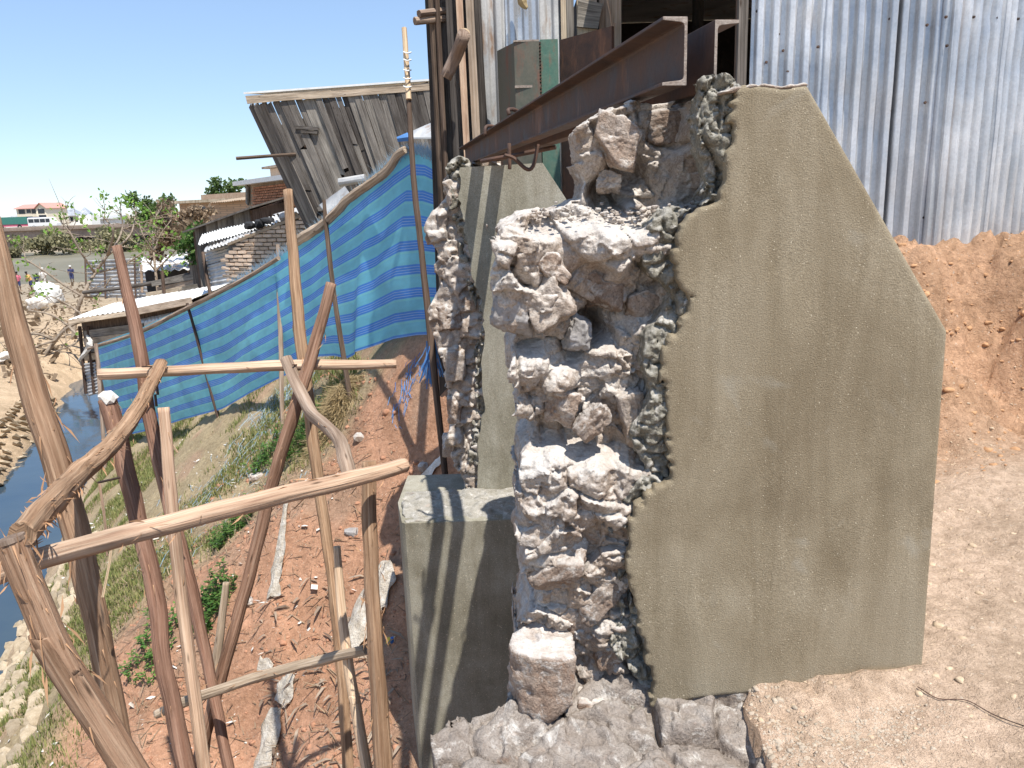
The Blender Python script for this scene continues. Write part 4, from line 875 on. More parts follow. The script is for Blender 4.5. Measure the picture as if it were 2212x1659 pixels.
mpn = nd(nt, 'ShaderNodeMapping'); mpn.inputs['Scale'].default_value = (2, 6, 1); nt.links.new(tc.outputs['UV'], mpn.inputs[0])
fn = noise(nt, mpn.outputs[0], 1.5, 4); c = mix(nt, c, ramp(nt, fn, [(.3, (.75,)*3), (.7, (1.2,)*3)]), .6, 'MULTIPLY')
nt.links.new(c, b.inputs['Base Color']); b.inputs['Roughness'].default_value = .55
bump(nt, b, [(wv.outputs[1], .15, .004), (fn, .3, .03)])
tr = nt.nodes.new('ShaderNodeBsdfTranslucent'); nt.links.new(mix(nt, c, (1.35,)*3, 1.0, 'MULTIPLY'), tr.inputs[0]); ms = nt.nodes.new('ShaderNodeMixShader'); ms.inputs[0].default_value = .55
nt.links.new(b.outputs[0], ms.inputs[1]); nt.links.new(tr.outputs[0], ms.inputs[2]); nt.links.new(ms.outputs[0], nt.nodes['Material Output'].inputs[0]); MT['tarp'] = m
tf = tag(empty('tarp_fence', (TR[0]-2.5, TR[1]+3, -3)), 'blue and teal striped woven tarp strung on thin poles down the grassy slope', 'tarp fence')
mobj('tarp', np.array(V), q, m, tf, uv=U, smooth=True)
MT['fray'] = M_leaf('blue_fray', (.25, .42, .58), (.52, .64, .68))
MT['fraydark'] = M_leaf('blue_strands', (.05, .18, .50), (.16, .36, .68))
# frayed fringe along the top edge
r = np.random.default_rng(3); mb = MB()
for i in range(40, ns+1):
    for k in range(16):
        p = V[i*(nt_+1)]+np.array([r.uniform(-.05, .05), r.uniform(-.03, .03), r.uniform(-.03, .02)]); l = r.uniform(.03, .10); d = np.array([r.normal()*.5, -.2, 1.0])*l
        mb.add([p+(-.003, 0, 0), p+(.003, 0, 0), p+d], [(0, 1, 2)])
tag(mb.build('fringe', MT['fray'], tf), kind='stuff')
top3 = [PV(x, y+4, TL, TR)+np.array([-.03, -.05, .0]) for x, y in ((196, 748), (300, 715), (400, 666), (470, 632), (545, 592), (610, 553))]
MB().tube(top3, [.03, .035, .035, .03, .03, .025], 8, .15, seed=2, sub=5).build('top_pole', MT['polegrey'], tf)
top4 = [PV(x, y+6, TL, TR)+np.array([-.03, -.05, .0]) for x, y in ((636, 522), (672, 500), (700, 482), (735, 452), (760, 425), (800, 396), (845, 362), (868, 330), (885, 318))]
MB().tube(top4, [.055, .06, .05, .05, .045, .042, .04, .036, .03], 9, .14, seed=5, sub=5).build('top_branch', MT['polegrey'], tf)
for nm, lb, pts, dia, mt in (('post', 'tall dark post with pale string-bound tip', [(874, 66, 6.45), (882, 200, 6.45), (893, 380, 6.45), (908, 520, 6.45), (926, 690, 6.45)], [9, 11, 13, 13, 14], 'poledark'),
      ('post', 'dark post with splintered pale top', [(700, 432, 8.25), (706, 500, 8.25), (722, 640, 8.25), (744, 780, 8.25)], [7, 10, 11, 11], 'poledark'),
      ('post', 'thin grey post half behind the slender pole', [(600, 528, 9.6), (603, 640, 9.6), (607, 760, 9.6), (609, 862, 9.6)], [7, 9, 10, 10], 'polegrey'),
      ('post', 'thin leaning post in mid fence', [(404, 655, 12.0), (428, 740, 12.0), (455, 840, 12.0), (481, 935, 12.0)], [6, 7, 8, 8], 'poledark'),
      ('post', 'end post over the water', [(207, 742, 16.2), (213, 800, 16.2), (222, 930, 16.2)], [7, 8, 8], 'polegrey')):
    p3 = to_ground([P(k[0], k[1], k[2]*.972) for k in pts]); rr = [d*pts[0][2]/FPX/2 for d in dia]; rr += [rr[-1]]*(len(p3)-len(rr))
    o = MB().tube(p3, rr, 9, .12, seed=len(lb), sub=5).build(nm, MT[mt], tf); o['label'] = lb
    if pts[0][0] == 874:
        o2 = MB().tube([P(873.4, 60, 6.26), P(880, 165, 6.26), P(883, 215, 6.25)], [.02, .0235, .024], 9, .1, seed=4, sub=4).build('stripped_tip', MT['polepale'], o)
        for py in (112, 128, 150, 168, 186): MB().tube([P(872, py, 6.24), P(880, py+3, 6.21), P(888, py+1, 6.24)], .006, 5, sub=3).build('string', MT['white'], o)
# loose blue strands at the torn end and on the ground
def strands(name, label, px, py, D, n, spread, L, mt='fraydark', down=True, seed=0):
    r = np.random.default_rng(seed); mb = MB(); c = P(px, py, D)
    for _ in range(n):
        p = c+np.array([r.normal()*spread, r.normal()*spread, r.normal()*spread*.3]); l = L*r.uniform(.4, 1.2)
        if not down: p[2] = gz_at(p[0], p[1])+.02
        pts = [p]; d = np.array([r.normal()*.08, r.normal()*.08, -1.]) if down else np.array([r.normal(), r.normal(), .25*r.random()])
        for k in range(4): d = d+r.normal(size=3)*(.12 if down else .35); pts.append(pts[-1]+d/np.linalg.norm(d)*l/4)
        if not down:
            for q_ in pts[1:]: q_[2] = gz_at(q_[0], q_[1])+.02+r.random()*.05
        w = np.array([.0028 if not down else .004, 0, 0]); Vv = []
        for q_ in pts: Vv += [q_-w, q_+w]
        mb.add(Vv, [(2*k, 2*k+1, 2*k+3, 2*k+2) for k in range(4)])
    return tag(mb.build(name, MT[mt]), label, 'strands', kind='stuff')
strands('blue_strands', 'bunch of frayed blue strands hanging from the tarp beside the far pier', 932, 735, 6.3, 70, .014, .34, seed=1)
strands('blue_strands', 'tangle of blue strands lying on the shaded bank', 880, 850, GD(880, 850), 36, .08, .12, 'fraydark', False, 2)
strands('pale_strands', 'pale blue plastic strands scattered over the grass below the tarp', 520, 1010, GD(520, 1010), 200, .6, .22, 'fray', False, 3)
strands('pale_strands', 'clump of pale strands at the foot of the thin grey post', 600, 885, GD(600, 885), 130, .2, .3, 'fray', False, 4)

# ------------------------------------------------------------------ leaning plank shack
def prj(w): w = np.asarray(w, float); d = w@cF; return 1106+FPX*(w@cR)/d, 829.5-FPX*(w@cU)/d
def inpoly(x, y, poly):
    r = False
    for i in range(len(poly)):
        a, b = poly[i], poly[(i+1) % len(poly)]
        if (a[1] > y) != (b[1] > y) and x < a[0]+(y-a[1])*(b[0]-a[0])/(b[1]-a[1]): r = not r
    return r
SL = P(575, 300, 13.2)[:2]; SR = P(960, 300, 12.9)[:2]; SN = np.array([-(SR-SL)[1], (SR-SL)[0], 0]); SN = -SN/np.linalg.norm(SN)
if SN[1] > 0: SN = -SN
shack = tag(empty('plank_shack', (-2.2, 12.6, -1.0)), 'leaning shack of weathered grey vertical planks under a pale tin roof edge', 'shack')
wall_ = MB().plank(PV(830, 470, SL, SR)-SN*.10, PV(760, 222, SL, SR)-SN*.10, 2.62, .02, SN).build('wall', MT['poledark'], shack)
f = 0.0; k = 0
while f < 1:
    w = random.uniform(.085, .15); fw = w/2.85; fm = f+fw/2
    t = PV(571+372*fm, 222-40*fm, SL, SR); b = PV(706+300*fm, 520-60*fm, SL, SR)
    off = SN*random.choice([0, .015, .035, .05])
    if random.random() < .4:                                   # two lengths of board
        g = random.uniform(.35, .7); mpt = t+(b-t)*g
        MB().plank(mpt+(b-mpt)*-.03+off+SN*.012, t+off+SN*.012, w*.96, .018, SN, .04, 2).build('plank', MT['plank'], wall_)
        MB().plank(b+off, mpt+off, w*.95, .018, SN, .06, 2).build('plank', MT['plank'], wall_)
    else: MB().plank(b+off, t+off, w*.95, .018, SN, .04, 3, random.uniform(-.03, .03)).build('plank', MT['plank'], wall_)
    f += fw; k += 1
N2 = np.array([-.85, -.5, 0])
side = MB().plank(P(694, 515, 13.9), P(562, 236, 13.9), .75, .02, N2).build('side_wall', MT['plank'], shack)
for j in range(7):
    g = (j+.5)/7; D_ = 14.0-.75*g; MB().plank(P(680+26*g, 515, D_)+N2*random.choice([.03, .05]), P(541+36*g, 228-4*g, D_)+N2*.03, .15, .018, N2, .03, 2).build('plank', MT['plank'], side)
UP = np.array([0, 0, 1.])
MB().plank(PV(536, 217, SL, SR)+SN*.075, PV(720, 203, SL, SR)+SN*.075, .12, .025, SN, .02, 3).build('fascia', MT['plankpale'], shack)
MB().plank(PV(716, 205, SL, SR)+SN*.07, PV(960, 186, SL, SR)+SN*.07, .11, .025, SN, .02, 3).build('fascia', MT['plankpale'], shack)
rf = MB(); a, b = PV(532, 205, SL, SR)+SN*.10, PV(965, 174, SL, SR)+SN*.10
rf.add([a, b, b-SN*2.2+UP*.25, a-SN*2.2+UP*.25, a+UP*.03, b+UP*.03, b-SN*2.2+UP*.28, a-SN*2.2+UP*.28], BOXF); rf.build('roof', MT['white'], shack)
for a, b, w in (((642, 276), (690, 279), .05), ((655, 285), (690, 287), .04), ((690, 452), (760, 436), .07), ((690, 470), (735, 470), .06)):
    MB().plank(PV(*a, SL, SR)+SN*.06, PV(*b, SL, SR)+SN*.06, w, .05, SN, .01).build('batten', MT['plank'], shack)
MB().tube([PV(527, 344, SL, SR)+SN*.3, PV(640, 333, SL, SR)+SN*.02], .03, 6, .1).build('pole_stub', MT['poledark'], shack)
MB().tube([PV(745, 395, SL, SR)+SN*.3, PV(800, 386, SL, SR)+SN*.3], .07, 10, .05).build('pipe', MT['zincold'], shack)
for q in (((690, 445, 12.2), (745, 405, 12.0), (770, 440, 11.6), (710, 470, 11.8)), ((858, 300, 11.3), (945, 262, 11.2), (950, 300, 10.8), (870, 300, 10.9))):
    p = [P(*k) for k in q]; mb = MB(); mb.add(p+[k+UP*.02 for k in p], BOXF); mb.build('rusty_roof_scrap', MT['zincold'], shack)
tag(MB().tube([P(858, 300, 10.8), P(880, 297, 10.8), P(890, 296, 10.8)], [.03, .05, .03], 8, .3, sub=3).build('blue_rag', MT['fraydark']), 'blue rag caught on the shack above the tarp', 'rag')

# ------------------------------------------------------------------ brick buildings
brick_mes = {}
def brick_wall(parent, A, B, polypx, L, H, joint, mt, course0, maxn=300, depth=.05, name='brick'):
    """single bricks laid on the upright wall A-B wherever they fall inside the outline"""
    A = np.asarray(A); B = np.asarray(B); d = (B-A)/np.linalg.norm(B-A); n = np.array([d[1], -d[0]]); n = n if n[1] < 0 else -n
    key = (L, H, mt)
    if key not in brick_mes:
        ms_ = []
        for k in range(4):
            bm = bmesh.new(); bmesh.ops.create_cube(bm, size=1)
            for v in bm.verts: v.co.x *= L; v.co.y *= .10; v.co.z *= H
            bmesh.ops.bevel(bm, geom=bm.edges[:], offset=.008, segments=1, affect='EDGES')
            for v in bm.verts: v.co += Vector((random.uniform(-.006, .006), random.uniform(-.006, .006), random.uniform(-.005, .005)))
            me = bpy.data.meshes.new('brick'); bm.to_mesh(me); bm.free(); me.materials.append(MT[mt]); ms_.append(me)
        brick_mes[key] = ms_
    c = 0; W = np.linalg.norm(B-A)
    for row in range(60):
        z = course0+row*(H+joint); off = (row % 2)*.5*(L+joint)+random.uniform(-.02, .02)
        for i in range(int(W/(L+joint))+2):
            s = i*(L+joint)+off-L
            if s < 0 or s > W: continue
            xy = A+d*s; x, y = prj((xy[0], xy[1], z))
            if not inpoly(x, y, polypx) or c >= maxn: continue
            o = bpy.data.objects.new(name, random.choice(brick_mes[key])); C.objects.link(o)
            o.location = (*(xy+n*random.uniform(0, .014)), z); o.rotation_euler = (random.uniform(-.03, .03), random.uniform(-.03, .03), math.atan2(d[1], d[0])+random.uniform(-.03, .03)); attach(o, parent); c += 1
    return n
def roof_sheet(name, pts, m, parent=None, pitch=.15, amp=.02, along=True, th=.004, sag=0.0):
    """corrugated sheet over four corners; ribs run from the first edge to the opposite one"""
    p = [np.asarray(k, float) for k in pts]; L = np.linalg.norm(p[1]-p[0]); n = np.cross(p[1]-p[0], p[3]-p[0]); n /= np.linalg.norm(n)
    nu = max(8, int(L/pitch*6)); nv = 6; V = []
    for i in range(nu+1):
        f = i/nu
        for j in range(nv+1):
            g = j/nv; q = (p[0]*(1-f)+p[1]*f)*(1-g)+(p[3]*(1-f)+p[2]*f)*g
            V.append(q+n*(amp*math.sin(f*L/pitch*2*math.pi)+sag*math.sin(g*math.pi)+.02*math.sin(f*9+g*5)*random.random()))
    ii = np.arange(len(V)).reshape(nu+1, nv+1); Q_ = np.stack([ii[:-1, :-1], ii[1:, :-1], ii[1:, 1:], ii[:-1, 1:]], -1).reshape(-1, 4)
    o = mobj(name, np.array(V), Q_, m, parent, smooth=True); s_ = o.modifiers.new('t', 'SOLIDIFY'); s_.thickness = th; return o
# low wall of pale bricks behind the tarp
BA = P(478, 560, 15.6)[:2]; BB = P(712, 470, 14.3)[:2]
bwp = [(487, 548), (520, 516), (640, 474), (700, 452), (712, 470), (700, 500), (640, 545), (560, 590), (500, 615), (490, 590)]
bw_ = tag(empty('brick_wall', (*((BA+BB)/2), -1.6)), 'ruined low wall of pale bricks right behind the tarp', 'brick wall')
mb = MB(); pts = [PV(x, y, BA, BB) for x, y in ((489, 552), (522, 522), (700, 456), (712, 474))]; back = np.array([.07, .12, 0])
pl_ = [pts[0], pts[1], pts[2], pts[3], np.array([*BB, -2.5]), np.array([*BA, -4])]
mb.add([p+back*.2 for p in pl_]+[p+back for p in pl_], [(0, 1, 2, 3, 4, 5), (11, 10, 9, 8, 7, 6)]+[(i, i+6, (i+1) % 6+6, (i+1) % 6) for i in range(6)]); mb.build('mortar_core', MT['mud'], bw_)
brick_wall(bw_, BA, BB, bwp, .215, .062, .016, 'brickpale', -2.9)
MB().plank(PV(500, 530, BA, BB)+UP*.03, PV(700, 452, BA, BB)+UP*.03, .16, .05, UP, .03, 5).build('capping', MT['mud'], bw_)
MB().tube([P(560, 612, 13.5), P(590, 575, 13.4), P(604, 545, 13.3)], .03, 7, .1, sub=3).build('leaning_stick', MT['polegrey'], bw_)
# red brick house further up
RA = P(532, 430, 27)[:2]; RB = P(640, 430, 23)[:2]
rh = tag(empty('brick_house', (*((RA+RB)/2), -1.0)), 'small red brick house with pale flat roof edge beside the leaning shack', 'house')
dR = (RB-RA)/np.linalg.norm(RB-RA); nR = np.array([-dR[1], dR[0]]); nR = nR if nR[1] > 0 else -nR
mb = MB(); mb.prism([RA+nR*.05, RB+nR*.05, RB+nR*4, RA+nR*4], -2.5, PV(540, 398, RA, RB)[2]).build('wall', MT['mud'], rh)
brick_wall(rh, RA, RB, [(548, 402), (640, 390), (660, 470), (548, 475)], .215, .062, .018, 'brickred', PV(545, 480, RA, RB)[2])
MB().plank(PV(536, 440, RA, RB)-np.array([*nR, 0])*.03, PV(536, 402, RA, RB)-np.array([*nR, 0])*.03, .22, .06, (*nR, 0), .02, 2).build('corner_post', MT['plank'], rh)
zt_ = PV(540, 399, RA, RB)[2]
MB().prism([RA-dR*.4-nR*.3, RB-nR*.3, RB+nR*4, RA-dR*.4+nR*4], zt_, zt_+.14).build('roof', MT['white'], rh)
MB().prism([RA-dR*.2+nR*1, RB+nR*1, RB+nR*3.6, RA-dR*.2+nR*3.6], zt_+.15, zt_+.55).build('upper_storey', MT['brickpale'], rh)
MB().prism([RA-dR*.5+nR*.8, RB+nR*.8, RB+nR*3.8, RA-dR*.5+nR*3.8], zt_+.56, zt_+.63).build('upper_roof', MT['plankpale'], rh)
# dark plank shed with sloping roof
dk = tag(empty('plank_shed', (*P(470, 480, 22)[:2], -2)), 'low shed of dark upright planks under a thin sloping roof, left of the red bricks', 'shed')
DA = P(412, 480, 24)[:2]; DB = P(545, 480, 21.5)[:2]
mb = MB(); a_, b_ = PV(415, 500, DA, DB), PV(540, 452, DA, DB); mb.prism([DA+(.0, .06), DB+(.0, .06), DB+(.5, 2), DA+(.5, 2)], -3.2, [a_[2]-.02, b_[2]-.02, b_[2]+.2, a_[2]+.2]).build('wall', MT['poledark'], dk)
for j in range(14):
    g = (j+.5)/14; t = PV(420+118*g, 494-44*g, DA, DB); MB().plank((t[0], t[1], -3.1), t, .135, .02, (0, -1, 0), .02).build('plank', MT['plank'], dk)
a_, b_ = PV(405, 500, DA, DB), PV(552, 447, DA, DB); bk_ = np.array([.5, 2.2, .3]); fr_ = np.array([-.05, -.3, -.04])
mb = MB(); mb.add([a_+fr_, b_+fr_, b_+bk_, a_+bk_, a_+fr_+UP*.05, b_+fr_+UP*.05, b_+bk_+UP*.05, a_+bk_+UP*.05], BOXF); mb.build('roof', MT['plank'], dk)
# far tan brick building with tyre on it
tb = tag(empty('tan_building', (*P(455, 450, 46)[:2], -1)), 'low tan brick building with flat pale roof behind the plank shed', 'building')
TA = P(388, 450, 47)[:2]; TB = P(530, 450, 43)[:2]; z1 = PV(450, 437, TA, TB)[2]
m, nt, b, tc, oi = newmat('tan_brickwork'); bt = nd(nt, 'ShaderNodeTexBrick', Scale=1.0); bt.inputs['Color1'].default_value = (.50, .34, .22, 1); bt.inputs['Color2'].default_value = (.42, .28, .18, 1); bt.inputs['Mortar'].default_value = (.30, .22, .15, 1)
bt.inputs['Brick Width'].default_value = .24; bt.inputs['Row Height'].default_value = .09; bt.inputs['Mortar Size'].default_value = .012
nt.links.new(tc.outputs['UV'], bt.inputs[0]); nt.links.new(bt.outputs[0], b.inputs['Base Color']); b.inputs['Roughness'].default_value = .95; MT['tanbrick'] = m
MB().prism([TA, TB, TB+(2, 6), TA+(2, 6)], -3.5, z1).build('wall', m, tb)
MB().prism([TA+(-.4, -.4), TB+(0, -.4), TB+(2, 6), TA+(2, 6)], z1, z1+.16).build('roof', MT['plankpale'], tb)
MB().prism([TA+(.8, 1.5), TB+(0, 1.5), TB+(2, 5.5), TA+(2, 5.5)], z1+.16, z1+.5).build('parapet', MT['brickpale'], tb)
def torus(c, R_, r_, ax, m, name):
    c = np.asarray(c); ax = np.asarray(ax, float); ax /= np.linalg.norm(ax); u = np.cross(ax, (0, 0, 1)); u /= np.linalg.norm(u); v = np.cross(ax, u)
    pts = [c+R_*(u*math.cos(a)+v*math.sin(a)) for a in np.linspace(0, 2*math.pi, 21)]
    return MB().tube(pts, r_, 8, cap=False).build(name, m)
ty = torus(P(437, 459, 40), .27, .10, (.4, 1, .1), MT['black'], 'old_tyre'); tag(ty, 'old tyre lying on the dry bush by the tan building', 'tyre')
# loose tin roofs in front of the red brick house
for lb, q, mt in (('pale tin roof sheet sloping below the dark plank shed', [(428, 530, 18.5), (598, 482, 15.5), (600, 466, 16.5), (436, 506, 20)], 'white'), ('bluish tin sheet on the ruined brick wall top', [(440, 545, 17.5), (545, 505, 16), (560, 490, 16.6), (450, 528, 18.5)], 'zincold')):
    tag(roof_sheet('tin_sheet', [P(*k) for k in q], MT[mt], None, .16, .02), lb, 'tin sheet')
for i, q in enumerate(((580, 478), (560, 484), (540, 488), (612, 470))):
    Vr, Fr = rock(600+i, .16-.02*i, .14, .10+.02*(i % 2), sub=2); tag(mobj('roof_stone', Vr+P(q[0], q[1], 15.9), Fr, MT['black'] if i < 3 else MT['stone']), ('largest black lump holding down the pale tin roof', 'middle black lump on the pale tin roof', 'lowest black lump near the end of the pale tin roof', 'brown stone on the pale tin roof by the shack corner')[i], 'stone', 'weights on the tin roof')
tp_ = tag(empty('tin_screen', (*P(468, 580, 18)[:2], -3)), 'grey corrugated panels closing the gap left of the ruined brick wall', 'tin screen')
for q in ([(436, 545, 18.2), (494, 528, 17.4), (496, 558, 17.3), (440, 574, 18)], [(442, 576, 18.0), (496, 560, 17.2), (500, 612, 17), (450, 620, 17.9)]):
    p = [P(*k) for k in q]; roof_sheet('sheet', [p[0], p[3], p[2], p[1]], MT['zincold'], tp_, .10, .016)
MB().tube([P(438, 545, 17.9), P(455, 640, 17.7)], .04, 7, .1).build('post', MT['poledark'], tp_)

# more patched shacks stacked up behind
def shanty(name, label, A, B, ytop, zb, depth, wmt, rmt, planks=0, over=.25):
    a, b = np.asarray(A)[:2], np.asarray(B)[:2]; n = np.array([-(b-a)[1], (b-a)[0]]); n /= np.linalg.norm(n); n = n if n[1] > 0 else -n; d = (b-a)/np.linalg.norm(b-a)
    t = tag(empty(name, (*((a+b)/2), zb)), label, 'shack'); z0, z1 = A[2], B[2]
    MB().prism([a+n*.04, b+n*.04, b+n*depth, a+n*depth], zb, [z0, z1, z1+.25, z0+.25]).build('wall', MT[wmt], t)
    for j in range(planks):
        g = (j+.5)/planks; q = a+(b-a)*g; MB().plank((*q, zb), (*(q+d*random.uniform(-.03, .03)), z0+(z1-z0)*g), np.linalg.norm(b-a)/planks*.97, .02, (*-n, 0), .03, 2).build('plank', MT['plank' if random.random() < .7 else 'plankpale'], t)
    roof_sheet('roof', [(*(a-d*.2-n*over), z0-.02), (*(b+d*.2-n*over), z1-.02), (*(b+d*.2+n*(depth+.2)), z1+.32), (*(a-d*.2+n*(depth+.2)), z0+.32)], MT[rmt], t, .15, .018); return t
shanty('plank_hut', 'narrow hut of mixed planks squeezed beside the leaning shack foot', P(620, 462, 17.5), P(700, 448, 16.8), 0, -2.6, 1.5, 'poledark', 'zincold', 9)
shanty('tin_hut', 'hut with rusty tin roof above the ruined brick wall', P(565, 486, 19.5), P(640, 470, 18.8), 0, -2.8, 1.5, 'mud', 'zincold', 0)
shanty('plank_hut', 'low hut of pale boards between the tin screen and the dry brush', P(405, 548, 27), P(440, 540, 26), 0, -4.4, 1.6, 'poledark', 'zincold', 6)
shanty('brick_hut', 'tan brick hut with thin roof just left of the red brick house', P(470, 437, 33), P(528, 431, 32), 0, -2.5, 2.5, 'tanbrick', 'plankpale', 0)
# ------------------------------------------------------------------ tin shed over the water at the end of the tarp
cs = tag(empty('canal_shed', (*P(260, 740, 21)[:2], -4.4)), 'patched tin and board shed with white fascia beside the water', 'shed')
CA = P(168, 700, 22)[:2]; CB = P(432, 660, 20)[:2]
MB().plank(PV(164, 692, CA, CB)-np.array([0, .35, 0]), PV(300, 672, CA, CB)-np.array([0, .35, 0]), .12, .05, (0, -1, .3), .01, 2).build('fascia', MT['plankpale'], cs)
MB().plank(PV(298, 671, CA, CB)-np.array([0, .35, 0]), PV(425, 646, CA, CB)-np.array([0, .35, 0]), .18, .05, (0, -1, .3), .01, 2).build('fascia', MT['plankpale'], cs)
a_, b_ = PV(160, 688, CA, CB)+np.array([0, -.35, 0]), PV(430, 642, CA, CB)+np.array([0, -.35, 0])
roof_sheet('roof', [a_, b_, b_+np.array([.5, 1.7, .25]), a_+np.array([.5, 1.7, .25])], MT['white'], cs, .2, .015)
for j in range(4):
    zz = PV(190, 720+17*j, CA, CB); MB().plank(PV(182, 722+17*j, CA, CB), PV(312, 706+16*j, CA, CB), .2, .03, (0, -1, 0), .02).build('board', MT['plankpale'] if j % 2 else MT['plank'], cs)
p0, p1, p2, p3 = PV(300, 690, CA, CB), PV(432, 662, CA, CB), PV(440, 720, CA, CB), PV(300, 760, CA, CB); roof_sheet('sheet', [p0-UP*.0, p1, p2, p3], MT['zinc'], cs, .14, .02)
p0, p1, p2, p3 = PV(180, 785, CA, CB), PV(206, 782, CA, CB), PV(212, 850, CA, CB), PV(192, 856, CA, CB); roof_sheet('sheet', [p0, p3, p2, p1], MT['zincold'], cs, .10, .016)
mb = MB(); mb.prism([CA+(.05, .1), CB+(0, .1), CB+(.5, 1.6), CA+(.5, 1.6)], -5.0, [PV(168, 695, CA, CB)[2], PV(432, 655, CA, CB)[2], PV(432, 655, CA, CB)[2]+.2, PV(168, 695, CA, CB)[2]+.2]).build('wall', MT['poledark'], cs)
MB().tube([PV(196, 722, CA, CB)-np.array([0, .2, 0]), PV(206, 740, CA, CB)-np.array([0, .25, 0]), PV(180, 775, CA, CB)-np.array([0, .2, 0])], [.03, .09, .03], 8, .4, sub=4).build('torn_plastic', MT['whitecloth'], cs)
for px in (172, 190): MB().tube([PV(px, 705, CA, CB), PV(px+14, 850, CA, CB)], .05, 7, .1).build('post', MT['poledark'], cs)

# ------------------------------------------------------------------ plank fence, awning, tin fence and bundles on the river flat
pf = tag(empty('board_fence', (*P(400, 625, 28)[:2], -4)), 'stack of rough horizontal boards fencing the yard behind the canal shed', 'board fence')
for j in range(6):
    y = 592+11*j; MB().plank(P(330+random.uniform(-20, 30), y+22+random.uniform(-3, 3), 28.2), P(470-random.uniform(0, 12), y-2, 26.5), .19, .06, (0, -1, .1), .06, 3).build('board', MT['plankpale'] if j in (1, 2, 4) else MT['plank'], pf)
for px in (350, 410, 462): MB().tube([P(px, 585, 27.4), P(px+8, 672, 27.4)], .06, 7, .1).build('post', MT['poledark'], pf)
MB().tube([P(180, 632, 30), P(300, 617, 29), P(445, 585, 27)], .07, 8, .1, sub=3).build('rail', MT['plank'], pf)
aw = tag(empty('awning', (*P(370, 590, 38)[:2], -4)), 'ragged white sheet awning over a black box standing for the dark opening', 'awning')
roof_sheet('sheet', [P(300, 586, 37), P(412, 582, 36), P(420, 548, 40), P(305, 556, 41)], MT['white'], aw, .5, .05)
MB().box(*sorted((P(330, 580, 40)[0], P(425, 580, 40)[0])), 39.5, 40.4, -5.2, P(360, 570, 40)[2]).build('opening_shade', MT['black'], aw)  # black box paints the darkness of the opening under the awning
for px in (305, 350, 408): MB().tube([P(px, 572, 37), P(px+2, 632, 37)], .06, 6).build('post', MT['polegrey'], aw)
cf = tag(empty('tin_fence', (*P(260, 610, 46)[:2], -4.9)), 'curving fence of whitish tin with level ribs by the river people', 'fence')
cpx = [(184, 563, 46), (225, 561, 45), (290, 558, 44), (340, 560, 42)]
for a, b in zip(cpx[:-1], cpx[1:]):
    p0, p1 = P(*a), P(*b); q0 = p0.copy(); q1 = p1.copy(); q0[2] = -5.2; q1[2] = -5.2
    roof_sheet('sheet', [p0, q0, q1, p1], MT['zincold'], cf, .22, .035)
for px, py, D in cpx: MB().tube([P(px, py-4, D-.15), P(px+3, py+86, D-.15)], .05, 6).build('post', MT['poledark'], cf)
Vr, Fr = rock(901, .75, .5, .9, cuts=9, rough=.45, sub=4); tag(mobj('plastic_bundle', Vr+np.array([*P(110, 640, 44)[:2], -4.3]), Fr, MT['white'], smooth=True), 'large bluish white plastic covered bundle near the tin fence', 'bundle')
Vr, Fr = rock(902, .5, .4, .5, cuts=9, rough=.5, sub=4); tag(mobj('plastic_bundle', Vr+np.array([*P(82, 655, 40)[:2], -4.4]), Fr, MT['whitecloth'], smooth=True), 'smaller crumpled white bundle leaning on the larger one', 'bundle')
Vr, Fr = rock(903, .4, .35, .25, cuts=9, rough=.5, sub=4); tag(mobj('plastic_bundle', Vr+np.array([*P(2, 740, 27)[:2], gz_at(*P(2, 740, 27)[:2])+.2]), Fr, MT['whitecloth'], smooth=True), 'pale blue bag lying on the sand beyond the thick post', 'bag')

# ------------------------------------------------------------------ bridge with traffic, houses behind it
BD = 150.0; dkz = P(150, 491, BD)[2]
brg = tag(empty('bridge', (*P(200, 500, BD)[:2], -5)), 'long low concrete road bridge across the brown river', 'bridge')
x0, x1 = P(-140, 500, BD)[0], P(620, 480, BD)[0]
yb = P(200, 490, BD)[1]; MT['conc'] = M_rough('old_concrete', [(.3, (.22, .17, .14)), (.7, (.34, .27, .22))], scale=.5, fine=4, bumps=((3, .3, .1),))
MB().box(x0, x1, yb, yb+9, dkz-.35, dkz).build('deck', MT['conc'], brg)
MB().box(x0, x1, yb+.6, yb+8.4, dkz-1.9, dkz-.36).build('girder', MT['conc'], brg)
MB().box(x0, x1, yb+.1, yb+.35, dkz+.001, dkz+.35).build('parapet', MT['conc'], brg)
for px in (375, 15, -90):
    xx = P(px, 530, BD)[0]; MB().box(xx-1.3, xx+1.3, yb+1.5, yb+7.5, -8, dkz-1.91).build('bridge_pier', MT['conc'], brg)
